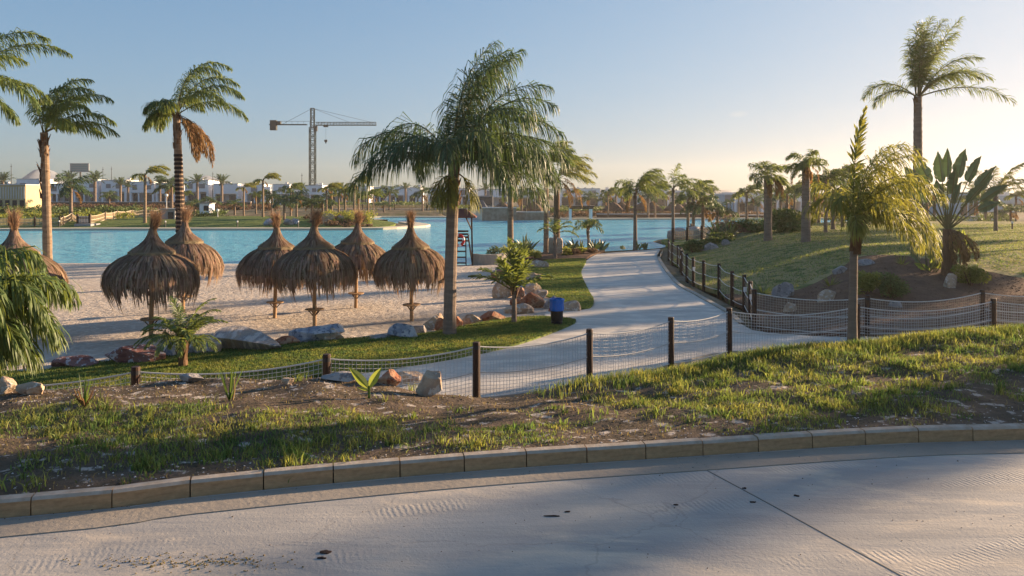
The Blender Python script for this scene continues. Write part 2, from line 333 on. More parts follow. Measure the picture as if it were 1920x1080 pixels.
def water_material():
    m = bpy.data.materials.new('lagoon_water'); m.use_nodes = True
    N, L = m.node_tree.nodes, m.node_tree.links
    p = N['Principled BSDF']
    p.inputs['Base Color'].default_value = (0.07, 0.42, 0.56, 1); p.inputs['Roughness'].default_value = 0.15
    p.inputs['IOR'].default_value = 1.2; p.inputs['Specular IOR Level'].default_value = 0.35
    tc = N.new('ShaderNodeTexCoord')
    n = N.new('ShaderNodeTexNoise'); n.inputs['Scale'].default_value = 0.9; n.inputs['Detail'].default_value = 6; n.inputs['Roughness'].default_value = 0.65
    mp = N.new('ShaderNodeMapping'); mp.inputs['Scale'].default_value = (0.8, 1.4, 1)
    L.new(tc.outputs['Object'], mp.inputs[0]); L.new(mp.outputs[0], n.inputs['Vector'])
    b = N.new('ShaderNodeBump'); b.inputs['Distance'].default_value = 0.35; b.inputs['Strength'].default_value = 1.0
    L.new(n.outputs['Fac'], b.inputs['Height']); L.new(b.outputs[0], p.inputs['Normal'])
    n2 = N.new('ShaderNodeTexNoise'); n2.inputs['Scale'].default_value = 0.55; n2.inputs['Detail'].default_value = 8; mp2 = N.new('ShaderNodeMapping'); mp2.inputs['Scale'].default_value = (0.12, 0.9, 1); L.new(tc.outputs['Object'], mp2.inputs[0]); L.new(mp2.outputs[0], n2.inputs['Vector'])
    mx = N.new('ShaderNodeMix'); mx.data_type = 'RGBA'; mx.inputs[6].default_value = (0.09, 0.42, 0.56, 1); mx.inputs[7].default_value = (0.20, 0.56, 0.66, 1)  # darker and paler streaks in the colour imitate ripples and glare
    L.new(n2.outputs['Fac'], mx.inputs['Factor']); L.new(mx.outputs[2], p.inputs['Base Color'])
    return m
M['water'] = water_material()

# ------------------------------------------------------------------ the lie of the land
def P0(px, py, z=0.0):                     # a point on a level z seen at a photo pixel
    D = (CZ-z)*F/(py-HY); return ((px-960)*D/F, D)
def dens(pts, step, closed=True):
    """Catmull-Rom through the points"""
    P = [np.array(p, float) for p in pts]; out = []
    n = len(P)
    for i in range(n if closed else n-1):
        if closed: a, b, c, d = P[i-1], P[i], P[(i+1) % n], P[(i+2) % n]
        else: a, b, c, d = P[max(i-1, 0)], P[i], P[i+1], P[min(i+2, n-1)]
        L = np.linalg.norm(c-b); s = step(b) if callable(step) else step
        k = max(1, int(L/s))
        for t in np.arange(k)/k:
            out.append(0.5*((2*b)+(-a+c)*t+(2*a-5*b+4*c-d)*t*t+(-a+3*b-3*c+d)*t**3))
    if not closed: out.append(P[-1])
    return np.array(out)
def inside(poly, X, Y):
    poly = np.asarray(poly); r = np.zeros(X.shape, bool); n = len(poly); j = n-1
    for i in range(n):
        xi, yi = poly[i]; xj, yj = poly[j]
        c = (yi > Y) != (yj > Y)
        if yj != yi: r ^= c & (X < (xj-xi)*(Y-yi)/(yj-yi)+xi)
        j = i
    return r
def dist(poly, X, Y, closed=True):
    poly = np.asarray(poly); d = np.full(X.shape, 1e9); n = len(poly)
    for i in range(n if closed else n-1):
        a = poly[i]; b = poly[(i+1) % n]; ab = b-a; l2 = (ab**2).sum()+1e-12
        t = np.clip(((X-a[0])*ab[0]+(Y-a[1])*ab[1])/l2, 0, 1)
        d = np.minimum(d, (X-a[0]-t*ab[0])**2+(Y-a[1]-t*ab[1])**2)
    return np.sqrt(d)
def ss(t): t = np.clip(t, 0, 1); return t*t*(3-2*t)

CURB = [(-20, 1.2), (-9, 3.35), (-3.16, 4.57), (-2.06, 4.91), (-0.39, 5.33), (1.29, 5.64), (2.98, 5.93), (4.17, 6.03), (9, 6.4), (22, 6.6)]
CURB = [(x, y) for x, y in CURB]
cx = np.array([c[0] for c in CURB]); cy = np.array([c[1] for c in CURB])
ROAD_Z, KERB_TOP = 1.75, 1.858
NF = [(-14.5, 9.0), (-11.6, 9.8), (-8.6, 10.6), (-5.8, 11.4), (-3.08, 12.3), (-.64, 13.3), (1.53, 14.6), (3.44, 16.0), (5.08, 17.3), (8.4, 18.0), (12.3, 18.9), (16, 19.9), (20, 20.9)]
FF = [(9.05, 42.7), (8.8, 40.6), (8.68, 38.7), (8.4, 36.8), (8.05, 35), (7.8, 33), (7.6, 31.0), (7.67, 29.6), (7.92, 28.3), (7.59, 25.5), (7.63, 24.3), (7.25, 22.5), (6.75, 20.6), (9.37, 19.7), (13.1, 20.8), (17, 21.9), (21, 23)]
nfx = np.array([p[0] for p in NF]); nfy = np.array([p[1] for p in NF])
crx = np.array([-20, -5.5, -3.8, -2.1, -0.8, 0, .9, 2.1, 3.6, 5.1, 6.9, 12, 25.])
cry = np.array([6.5, 8, 8, 8, 7.9, 7.8, 8.2, 8.8, 9.3, 9.6, 10, 11, 12.])
crz = np.array([1.5, 1.62, 1.75, 1.77, 1.64, 1.62, 1.65, 1.69, 1.80, 1.86, 1.95, 2.0, 2.0])
MOUND = FF + [(60, 34), (60, 75), (30, 78), (18, 68), (11.5, 56)]
MOUND_D = np.array(MOUND)
LAKE = dens([(-95, 34), (-60, 39), (-28.6, 41.3), (-16, 41.3), (-8, 40.6), (-4, 40.4), (-2.2, 40.6), (-1.6, 43.5), (-0.2, 46.8), (2.5, 49.3), (6.1, 50.4), (10.6, 53.4), (11.9, 55.5), (11.6, 61),
             (15, 68), (20, 82), (30, 95), (50, 98), (60, 107), (50, 116), (27, 114), (8, 114), (0, 119), (-7, 122), (-20, 124), (-26, 118), (-19, 106), (-15, 99), (-11.8, 90), (-13.5, 84), (-17, 80.5), (-35, 80), (-55, 79), (-95, 70)], 2.0)
WL = -0.12
def H(X, Y):
    X = np.asarray(X, float); Y = np.asarray(Y, float)
    z = np.zeros(np.broadcast(X, Y).shape)
    # lawn mound to the right of the path
    m = inside(MOUND, X, Y); dd = dist(MOUND_D, X, Y)
    rise = 1.25*ss(dd/8.5)
    z = np.where(m, rise, z)
    # far banks
    far = np.clip((Y-84)/22, 0, 1)
    z = np.where(Y > 60, np.maximum(z, 0.55*ss((Y-82)/10)*(X < -12) ), z)
    z = z + 0.25*ss((Y-128)/20)
    # lake bed
    il = inside(LAKE, X, Y); dl = dist(LAKE, X, Y)
    z = np.where(il, -0.12-np.minimum(dl*0.12, 1.2), np.where(m, z, z*np.clip(dl/5.0, 0, 1)-0.10*(1-np.clip(dl/1.6, 0, 1))))
    # verge between the kerb and the rope fence
    yk = np.interp(X, cx, cy)+0.10; yf = np.interp(X, nfx, nfy)-0.55; yc = np.interp(X, crx, cry); zc = np.interp(X, crx, crz)
    t1 = np.clip((Y-yk)/(yc-yk), 0, 1); t2 = np.clip((Y-yc)/(yf-yc), 0, 1)
    a = KERB_TOP-0.02+(zc-KERB_TOP+0.02)*ss(t1)
    b = zc*(1-t2)**1.25
    v = np.where(Y < yc, a, b)
    bumps = 0.03*np.sin(X*2.3+Y*1.1)*np.sin(Y*2.9-X*0.7)+0.018*np.sin(X*6.1-Y*3.0)*np.sin(Y*7.3+X*2.2)
    v = v+bumps*ss((Y-yk)/0.8)*(1-ss((t2-0.6)/0.4))
    z = np.where(Y < yf, v, z)
    z = np.where(Y < yk-0.03, ROAD_Z, z)
    return z
def h1(x, y): return float(H(np.array([x]), np.array([y]))[0])
_T = np.concatenate([np.arange(3.0, 30, 0.03), np.arange(30, 130, 0.15), np.arange(130, 500, 1.0)])
def GP(px, py, tol=0.0):
    """ground point seen at a photo pixel"""
    X = (px-960)/F*_T; Z = CZ-(py-HY)/F*_T; hh = H(X, _T)
    k = np.nonzero(hh >= Z)[0]
    k = k[0] if len(k) else len(_T)-1
    return Vector((X[k], _T[k], hh[k]))
def at(px, D, z=None):
    x = (px-960)/F*D
    return Vector((x, D, h1(x, D) if z is None else z))

# ------------------------------------------------------------------ surfaces
_F = [(-1.35+2.7*i/150) for i in range(151)]
def overlay(name, poly, m, off=0.04, step=None, skirt=0.2, grid=None, zf=None):
    poly = np.asarray(poly)
    ys = [max(0.5, poly[:, 1].min())]
    g = 0.016 if grid is None else grid
    if poly[:, 1].min() < 0.5: pts_y = list(np.arange(poly[:, 1].min(), 0.5, 0.6))
    else: pts_y = []
    y = ys[0]
    while y < poly[:, 1].max(): pts_y.append(y); y += max(0.07, y*g)
    ip = []
    xmin, xmax = poly[:, 0].min(), poly[:, 0].max()
    for k, y in enumerate(pts_y):
        s = max(0.12, abs(y)*g)*1.2
        xs = np.arange(xmin+(k % 2)*s/2, xmax, s); ip.append(np.stack([xs, np.full(len(xs), y)], -1))
    ip = np.concatenate(ip)
    k = inside(poly, ip[:, 0], ip[:, 1]) & (dist(poly, ip[:, 0], ip[:, 1]) > 0.04)
    ip = ip[k]
    nb = len(poly)
    allp = [Vector(p) for p in poly]+[Vector(p) for p in ip]
    vs, es, fs, _, _, _ = delaunay_2d_cdt(allp, [(i, (i+1) % nb) for i in range(nb)], [], 1, 1e-5)
    V = np.array([(v.x, v.y) for v in vs]); z = (zf or H)(V[:, 0], V[:, 1])+off
    V3 = np.column_stack([V, z]); Fc = np.array([list(f) for f in fs])
    # keep faces upward
    a, b, c = V[Fc[:, 0]], V[Fc[:, 1]], V[Fc[:, 2]]
    cr = (b[:, 0]-a[:, 0])*(c[:, 1]-a[:, 1])-(b[:, 1]-a[:, 1])*(c[:, 0]-a[:, 0])
    Fc[cr < 0] = Fc[cr < 0][:, ::-1]
    gm = G().add(V3, Fc)
    if skirt:
        pz = (zf or H)(poly[:, 0], poly[:, 1])+off
        A = np.column_stack([poly, pz]); B = A.copy(); B[:, 2] -= skirt
        i = np.arange(nb); j = (i+1) % nb
        gm.add(np.concatenate([A, B]), np.stack([i, j, j+nb, i+nb], -1))
    o = gm.build(name, m, smooth=True)
    return tag(o, kind='structure')
def nstep(b): return max(0.12, abs(b[1])*0.02)

# polygons on the ground
kerb_line = dens(CURB, 0.25, closed=False)
yk_back = kerb_line+np.array([0, 0.088])
ROADP = np.concatenate([kerb_line[::1], [(22, -9), (-20, -9)]])
nf_line = dens(NF, 0.5, closed=False)
VERGEP = np.concatenate([yk_back, [(22, 20.6)], nf_line[::-1]+np.array([0, -0.45]), [(-20, 7)]])
ff_line = dens(FF, 0.5, closed=False)
path_left = [(-16, 14.0), (-9, 15.2), P0(560, 712), P0(700, 700), P0(893, 668), P0(1000, 640), P0(1082, 606), P0(1060, 597), P0(1020, 594), P0(1025, 586), P0(1060, 585),
             P0(1108, 580), P0(1114, 565), P0(1100, 540), P0(1090, 512), P0(1100, 489), P0(1120, 477)]
path_right = [P0(1238, 467.5), P0(1233, 485), P0(1262, 528), P0(1305, 556), P0(1339, 575), P0(1360, 588), (6.6, 21.0), (6.9, 19.95), (9.37, 19.3), (13.1, 20.4), (17, 21.5), (21, 22.6)]
PATHP = np.concatenate([dens(path_left, nstep, False), dens(path_right, nstep, False), dens([(21, 21.2), (12.3, 19.15), (8.4, 18.2), (5.08, 17.5), (3.44, 16.2), (1.53, 14.8), (-.64, 13.5), (-3.08, 12.5), (-5.8, 11.6), (-8.6, 10.8), (-16, 9.4)], 0.3, False)])
LAWN1 = dens([(-16, 13.9), (-12, 14.1), P0(250, 738), P0(450, 722), P0(560, 712), P0(700, 700), P0(893, 668), P0(1000, 640), P0(1078, 608), P0(1070, 601), P0(1044, 598), P0(1014, 597), P0(955, 600), P0(866, 616), P0(792, 630),
              P0(640, 640), P0(554, 649), P0(408, 661), P0(300, 674), P0(187, 684), P0(38, 702), (-12, 15.9), (-16, 16)], 0.25)
LAWN2 = dens([P0(1106, 579), P0(1088, 583), P0(1050, 570), P0(1026, 558), P0(985, 543), P0(980, 525), P0(984, 508), P0(1005, 497), P0(1029, 489), P0(1060, 487), P0(1098, 488), P0(1090, 512), P0(1100, 540), P0(1113, 565)], 0.35)
bedp = [(2.2, 41.9), P0(1029, 488), P0(960, 487), (-0.7, 41.0), (-1.9, 41.3), (-1.2, 44), (0.3, 46.4), (3, 48.6), (6.0, 49.9), P0(1130, 473.5), P0(1110, 480), P0(1098, 487), (4, 42.5)]
BED = dens(bedp, 0.5)
MULCH = dens([(7.9, 27.3), (7.75, 25.4), (7.78, 24.2), (7.45, 22.6), (7.1, 20.75), (9.37, 19.95), (13.1, 21.05), (17, 22.1), (24, 23.7), (24, 26), (19, 26.5), (16.2, 29), (14.5, 30.5), (12.5, 28.5), (10.6, 26.7), (9.2, 26.2)], 0.4)
RLAWN = dens([(9.25, 43.0), (8.95, 40.6), (8.85, 38.7), (8.55, 36.8), (8.2, 35), (7.95, 33), (7.75, 31.0), (7.82, 29.6), (8.05, 28.3), (7.8, 25.5), (10, 24), (14, 23), (24, 24.5), (58, 34), (58, 72), (30, 74), (19, 64), (13, 54)], 0.6)
FARLAWN = dens([(-95, 84), (-60, 82.3), (-35, 82.0), (-20, 82.3), (-15.5, 84.5), (-14, 89), (-17, 98), (-22, 103), (-30, 108), (-60, 110), (-95, 105)], 1.5)
TONGUE = dens([(11.2, 54.0), (12.2, 56), (12.2, 60.5), (15.3, 67), (18, 70), (17, 64), (13, 54)], 0.8)

overlay('road', ROADP, M['road'], off=0.0, skirt=0, grid=0.03, zf=lambda x, y: np.full(np.shape(x), ROAD_Z))
o = overlay('verge', VERGEP, M['verge'], off=0.0, skirt=0.1, grid=0.011)
overlay('path', PATHP, M['path'], off=0.03)
overlay('lawn', LAWN1, M['lawn'], off=0.07)
overlay('lawn', LAWN2, M['lawn'], off=0.07)
overlay('planting_bed', BED, M['mulch'], off=0.08)
overlay('lawn', RLAWN, M['lawn2'], off=0.05)
overlay('mulch_bed', MULCH, M['mulch'], off=0.09)
overlay('lawn', FARLAWN, M['lawn'], off=0.05)
overlay('lawn', TONGUE, M['lawn'], off=0.06)
BEACH = dens([(-95, 33), (-60, 37.5), (-28.6, 43), (-8, 42), (-2.0, 42), (-2.0, 41.2), (1.5, 41.5), (6.4, 40), (5, 33), (6, 25), (5, 21.5), (2.5, 19.8), (-2, 17.4), (-9, 14.6), (-20, 13), (-60, 13), (-95, 13)], 1.0)
overlay('beach', BEACH, M['sand'], off=0.015, grid=0.013)
# ground sheet to the horizon, kept a little under everything laid on it
def sheet():
    u = np.linspace(-1, 1, 300); xs = 2500*np.sinh(u*6.2)/math.sinh(6.2)
    u = np.linspace(0, 1, 330); ys = -30+ (3200)*np.sinh(u*5.0)/math.sinh(5.0)
    X, Y = np.meshgrid(xs, ys)
    z = H(X, Y)-0.06
    for poly in (ROADP, VERGEP, PATHP, LAWN1, LAWN2, BED, RLAWN, MULCH, FARLAWN, BEACH, TONGUE):
        z = np.where(inside(poly[::2], X, Y), z-0.25, z)
    z = np.where(inside(VERGEP[::2], X, Y), z-0.3, z)
    yk = np.interp(X, cx, cy)
    z = np.where(Y < yk+0.9, np.minimum(z, ROAD_Z-0.3), z)
    n, m = X.shape
    i, j = np.meshgrid(np.arange(n-1), np.arange(m-1), indexing='ij'); k = i*m+j
    g = G().add(np.stack([X, Y, z], -1).reshape(-1, 3), np.stack([k, k+1, k+m+1, k+m], -1).reshape(-1, 4))
    return tag(g.build('ground', M['soil'], smooth=True), kind='structure')
sheet()
# water
def flat(name, poly, z, m):
    nb = len(poly)
    vs, es, fs, _, _, _ = delaunay_2d_cdt([Vector(p) for p in poly], [(i, (i+1) % nb) for i in range(nb)], [], 1, 1e-5)
    V = np.array([(v.x, v.y, z) for v in vs]); Fc = np.array([list(f) for f in fs])
    a, b, c = V[Fc[:, 0]], V[Fc[:, 1]], V[Fc[:, 2]]
    cr = (b[:, 0]-a[:, 0])*(c[:, 1]-a[:, 1])-(b[:, 1]-a[:, 1])*(c[:, 0]-a[:, 0])
    Fc[cr < 0] = Fc[cr < 0][:, ::-1]
    return tag(G().add(V, Fc).build(name, m), kind='structure')
flat('water', LAKE, WL, M['water'])
# pale shore strip on the far side
def ribbon(name, line, w, z0, z1, m, zf=None):
    P = np.asarray(line); T = np.gradient(P, axis=0); T /= np.linalg.norm(T, axis=1)[:, None]
    Nn = np.stack([-T[:, 1], T[:, 0]], -1)
    base = H(P[:, 0], P[:, 1]) if zf is None else np.full(len(P), zf)
    A = P-Nn*w/2; B = P+Nn*w/2
    V = np.concatenate([np.column_stack([A, base+z0]), np.column_stack([A, base+z1]), np.column_stack([B, base+z1]), np.column_stack([B, base+z0])])
    n = len(P); i = np.arange(n-1)
    Fc = np.concatenate([np.stack([i+k*n, i+1+k*n, i+1+(k+1)*n, i+(k+1)*n], -1) for k in range(3)])
    return tag(G().add(V, Fc).build(name, m), kind='structure')
ribbon('shore_strip', dens([(-95, 70.9), (-55, 80.2), (-35, 81.2), (-17.2, 81.7), (-13, 85), (-11.0, 90.5), (-14.4, 100)], 1.5, False), 2.0, -0.3, 0.10, M['coping'], zf=0)
ribbon('shore_strip', dens([(-19, 107), (-25.5, 118.5), (-20, 125), (-7, 123), (0, 120), (8, 115), (27, 115), (50, 117)], 2, False), 2.2, -0.3, 0.13, M['coping'], zf=0)
ribbon('path_kerb', dens([(8.55, 44), P0(1236, 471), P0(1230.5, 485), P0(1259, 528.5), P0(1302, 556.5), P0(1336, 576), P0(1357, 589), (6.45, 21.2)], 0.3, False)+np.array([0.16, 0.04]), 0.16, -0.1, 0.075, M['pkerb'])

# kerb stones
jx = [-97, -41, 97, 239, 377, 506, 629, 747, 859, 970, 1075, 1180, 1278, 1375, 1470, 1563, 1656, 1748, 1840, 1932]
KL = []                                    # joints along the kerb line, by length
s_ = 0; pts = kerb_line; seg = np.linalg.norm(np.diff(pts, axis=0), axis=1); cum = np.concatenate([[0], np.cumsum(seg)])
def on_kerb(s): return np.array([np.interp(s, cum, pts[:, 0]), np.interp(s, cum, pts[:, 1])])
s0 = np.interp(-3.0, pts[:, 0], cum)-0.46*24
k = 0
rg = rs(3)
KTOP = mat('kerb_dusty_top', (0.42, 0.36, 0.29), 0.9, col2=(0.32, 0.25, 0.18), scale=9, bump=0.003, bscale=50)
while s0+0.46*k < cum[-1]-0.5 and k < 78:
    a = on_kerb(s0+0.46*k); b = on_kerb(s0+0.46*(k+1)); c = (a+b)/2; d = b-a; L_ = np.linalg.norm(d)-0.008
    k += 1
    if c[0] < -12 or c[0] > 17: continue
    nrm = np.array([-d[1], d[0]])/np.linalg.norm(d)
    g = G()
    w, zt = 0.085, KERB_TOP-ROAD_Z
    prof = [(0.0, -0.2), (0.004, zt-0.018), (0.02, zt), (w, zt+0.001), (w, -0.2)]
    n = len(prof); V = []; fm = [0, 1, 1, 0]
    for sgn in (-1, 1):
        for (q, z) in prof: V.append((sgn*L_/2, q, z))
    Fc = [[i, i+n, i+1+n, i+1] for i in range(n-1)]
    Fc = [[i+1, i+1+n, i+n, i] for i in range(n-1)]
    for q_, fc in enumerate(Fc): g.add(V, [fc], fm[q_])
    g.add(V, [[0, 1, 2], [0, 2, 3], [0, 3, 4]]); g.add(V[n:], [[2, 1, 0], [3, 2, 0], [4, 3, 0]])
    ang = math.atan2(d[1], d[0])
    o = g.build('kerb_stone', [M['curb'], KTOP], loc=(c[0], c[1], ROAD_Z+rg.uniform(-0.004, 0.004)), rz=ang+rg.uniform(-.006, .006))
    tag(o, 'brown concrete kerb stone in the row along the road edge', 'kerb stone', 'kerb stones along the road edge')
# gutter strip beside the kerb
gl = kerb_line+np.array([0.03, -0.16])
ribbon('gutter', gl[(gl[:, 0] > -12) & (gl[:, 0] < 18)], 0.26, -0.05, 0.006, M['curb'] if False else mat('gutter_concrete', (0.26, 0.225, 0.18), 0.85, col2=(0.33, 0.28, 0.22), scale=1.5, bump=0.006, bscale=20), zf=ROAD_Z)
# expansion joint
jl = np.array([P0(1322, 880, ROAD_Z), P0(1480, 965, ROAD_Z), P0(1700, 1085, ROAD_Z), P0(2100, 1300, ROAD_Z)])
ribbon('road_joint', dens(jl, 0.3, False), 0.009, 0.0, 0.002, mat('joint_dark', (0.17, 0.145, 0.12), 0.9), zf=ROAD_Z)

# ------------------------------------------------------------------ foliage kit
def norm(v): return v/(np.linalg.norm(v, axis=-1, keepdims=True)+1e-9)
WIND = np.array([1.0, -0.15, 0.0])
def frond(g, base, az, el, L, curl=2.2, wind=0.5, nl=60, ll=0.7, lw=0.028, droop=1.0, plum=0.5, rng=None, mi=0, mr=1, bare=0.16, rr=0.022, tipfold=1.0, lwind=None):
    """one feather frond: rachis that arches under its weight and the wind, two rows of leaflets hanging from it"""
    n = 15; d = np.array([math.cos(el)*math.cos(az), math.cos(el)*math.sin(az), math.sin(el)])
    p = np.array(base, float); pts = [p.copy()]
    for i in range(n-1):
        t = i/(n-1)
        d = d+(np.array([0, 0, -1.0])*curl*(0.25+1.1*t)+WIND*wind*(0.3+t))/n
        d /= np.linalg.norm(d); p = p+d*L/(n-1); pts.append(p.copy())
    pts = np.array(pts)
    g.tube(pts, rr*(1-np.linspace(0, 1, n)*0.85), n=4, mi=mr, cap=False)
    T = norm(np.gradient(pts, axis=0))
    K = nl*2
    t = bare+(1-bare)*((np.repeat(np.arange(nl), 2)+rng.uniform(0, 1, K))/nl)
    t = np.clip(t, 0, 0.995)
    s = np.tile([-1, 1], nl)
    f = t*(n-1); i0 = f.astype(int); fr = (f-i0)[:, None]
    pos = pts[i0]*(1-fr)+pts[np.minimum(i0+1, n-1)]*fr
    fw = norm(T[i0]*(1-fr)+T[np.minimum(i0+1, n-1)]*fr)
    up0 = np.array([0, 0, 1.0])
    side = np.cross(fw, up0+0*fw); bad = np.linalg.norm(side, axis=1) < 0.25
    sd0 = np.array([-math.sin(az), math.cos(az), 0]); side[bad] = -sd0
    side = norm(side); upv = np.cross(side, fw)
    a = (0.45+0.75*t+rng.normal(0, 0.12, K))[:, None]
    dr = side*s[:, None]*np.cos(a)+fw*np.sin(a)+upv*(rng.normal(0.15, plum, K))[:, None]
    dr = norm(dr)
    u = (t-bare)/(1-bare)
    ln = ll*(np.sin(np.pi*(0.13+0.80*u))**0.75)*rng.uniform(0.8, 1.15, K)
    ln = ln[:, None]
    wl_ = wind if lwind is None else lwind
    grav = np.array([0, 0, -1.0])
    dv1 = norm(dr+grav*droop*0.25+WIND*wl_*0.25)
    p1 = pos+dv1*ln*0.4
    dv2 = norm(dv1+grav*droop*(0.7+rng.uniform(-.2, .3, K))[:, None]+WIND*wl_*0.5)
    p2 = p1+dv2*ln*0.35
    dv3 = norm(dv2+grav*droop*0.7+WIND*wl_*0.4)
    p3 = p2+dv3*ln*0.3
    wv = norm(np.cross(dv1, rng.normal(0, 1, (K, 3))*0.6+upv))*lw*0.5
    wv2 = norm(np.cross(dv2, rng.normal(0, 1, (K, 3))*0.5+upv+side*0.3))*lw*0.5
    V = np.stack([pos-wv*.5, pos+wv*.5, p1+wv, p1-wv, p2+wv2*.8, p2-wv2*.8, p3], 1).reshape(-1, 3)
    b = np.arange(K)*7
    off = g.n
    g.add(V, np.concatenate([np.stack([b, b+1, b+2, b+3], -1), np.stack([b+3, b+2, b+4, b+5], -1)]), mi)
    g.f.append(np.stack([b+5, b+4, b+6], -1)+off); g.m.append((K, mi))
def trunk(g, h, r0, r1, lean=(0, 0), rings=0, n=12, mi=0, bulge=0.0, seed=0, rough=0.015):
    rng = rs(seed); m = max(14, int(h/0.13)); t = np.linspace(0, 1, m)
    x = lean[0]*t**1.6; y = lean[1]*t**1.6
    r = r0+(r1-r0)*t+bulge*np.sin(np.pi*t)**2+r0*0.35*np.exp(-t*h/0.25)
    r = r*(1+rough*rng.normal(0, 1, m)+ (0.03*(np.arange(m) % 2)))
    g.tube(np.column_stack([x, y, t*h-0.15*(1-t)]), r, n=n, mi=mi)
    return np.array([lean[0], lean[1], h])
def boots(g, top, r, n, L, rng, mi=0, spread=0.5, down=False):
    """old leaf bases wrapped round the top of a trunk"""
    for i in range(n):
        a = rng.uniform(0, 2*math.pi); z = top[2]-rng.uniform(0, L)
        d = np.array([math.cos(a), math.sin(a), 0]); b = np.array([top[0], top[1], z])+d*r*0.8
        l = rng.uniform(0.18, 0.38); e = (b+d*l*spread*rng.uniform(.3, 1)+np.array([0, 0, -l if down else l]))
        w = np.array([-d[1], d[0], 0])*rng.uniform(0.03, 0.07)
        g.add([b-w-d*.03, b+w-d*.03, e+w*.3, e-w*.3, b-w+d*.015, b+w+d*.015], [[0, 1, 2, 3], [4, 3, 2, 5]], mi)
def palm_proto(name, h, r0, r1, fronds, seed, lean=(0, 0), leafm='leaf', drym=None, dry=0, lw=0.03, ll=0.7, nl=60, droop=1.0, plum=0.5, wind=0.5,
               barkm='bark', boot=12, bootL=0.8, band=None, rr=0.024, bulge=0.0, lwind=None, curl=2.2, dryL=1.6, dry_az=None, scr=None):
    rng = rs(seed); root = empty(name)
    g = G(); top = trunk(g, h, r0, r1, lean, seed=seed, bulge=bulge)
    tr = g.build('trunk', M[barkm], root, smooth=False)
    if band:
        gb = G()
        for z in np.arange(band[0], band[1], band[2]):
            t = z/h; c = (lean[0]*t**1.6, lean[1]*t**1.6, z); r = (r0+(r1-r0)*t+bulge*math.sin(math.pi*t)**2)*1.10
            gb.lathe([(r*.9, -0.055), (r, -0.05), (r*1.03, 0.0), (r, 0.05), (r*.9, 0.055)], 12, c)
        gb.build('scar_ring', M['bark_band'], root)
    if boot:
        gb = G(); boots(gb, top+np.array([0, 0, .1]), r1, boot, bootL, rng); gb.build('leaf_base', M['boot'], root)
    g = G()
    for fr in fronds:
        az, el, L = fr[0], fr[1], fr[2]; k = fr[3] if len(fr) > 3 else {}
        kw = dict(lwind=lwind, curl=curl, wind=wind, nl=nl, ll=ll, lw=lw, droop=droop, plum=plum, rr=rr); kw.update(k)
        off = np.array([math.cos(R(az)), math.sin(R(az)), 0])*r1*0.5
        frond(g, top+off+np.array([0, 0, rng.uniform(-.1, .15)]), R(az), R(el), L, rng=rng, **kw)
    g.build('crown', [M[leafm], M['rachis']], root)
    if dry:
        g = G()
        for i in range(dry):
            az = rng.uniform(0, 2*math.pi) if dry_az is None else R(rng.uniform(*dry_az))
            frond(g, top+np.array([math.cos(az), math.sin(az), 0])*r1*.8+np.array([0, 0, -rng.uniform(0, .35)]), az, R(rng.uniform(-30, 5)), dryL*rng.uniform(.7, 1.1), curl=4.5, wind=wind*.4, nl=int(nl*.7), ll=ll*.7, lw=lw*.9, droop=1.6, plum=0.4, rng=rng, rr=rr*.7)
        g.build('dry_fronds', [M[drym or 'leaf_dry'], M['boot']], root)
    return root
def rfr(rng, n, L, elr=(10, 80), azr=(0, 360), **k):
    return [(azr[0]+(azr[1]-azr[0])*(i+rng.uniform(-.3, .3))/n, rng.uniform(*elr), L*rng.uniform(.85, 1.1), k) for i in range(n)]

def paddle(g, base, az, el, stem, L, W, curl=0.6, rng=None, mi=0, mr=1, tear=0.4, roll=0.0, face=None):
    """broad banana-like leaf on a long stalk, with torn edges"""
    d = np.array([math.cos(el)*math.cos(az), math.cos(el)*math.sin(az), math.sin(el)])
    n = 14; tot = stem+L; p = np.array(base, float); pts = [p.copy()]
    for i in range(n*2):
        t = i/(n*2); d = d+np.array([0, 0, -1])*curl*t*2/(n*2); d /= np.linalg.norm(d); p = p+d*tot/(n*2); pts.append(p.copy())
    pts = np.array(pts); g.tube(pts, np.linspace(0.03, 0.006, len(pts))*min(1, tot), n=5, mi=mr, cap=False)
    s0 = int(len(pts)*stem/tot); Q = pts[s0:]; m = len(Q); T = norm(np.gradient(Q, axis=0))
    h0 = np.array([-math.sin(az+roll), math.cos(az+roll), 0])
    side = norm(h0-(T*(T@h0)[:, None]))
    if face is not None: side = norm(np.cross(T, np.array([face, -1.0, .1])))
    up = np.cross(T, side)
    u = np.linspace(0, 1, m); w = W*0.5*np.sin(np.pi*np.clip(0.08+0.92*u, 0, 1)**0.75)
    for s in (-1, 1):
        i = 0
        while i < m-1:
            k = min(m-1, i+rng.integers(1, 3 if tear > .3 else 6))
            ww = w*(1-rng.uniform(0, tear)*0.35)
            dz = rng.uniform(-0.3, 0.2)
            V = []; 
            for j in range(i, k+1):
                wj = ww[j]*(0.92 if j == k else 1)
                V += [Q[j], Q[j]+side[j]*s*wj*.55+up[j]*wj*.28, Q[j]+side[j]*s*wj*.98+up[j]*wj*(.30+dz*.4)+T[j]*wj*.12]
            Fc = []
            for j in range(k-i):
                a = 3*j
                Fc += [[a, a+3, a+4, a+1], [a+1, a+4, a+5, a+2]]
            g.add(V, Fc, mi); i = k
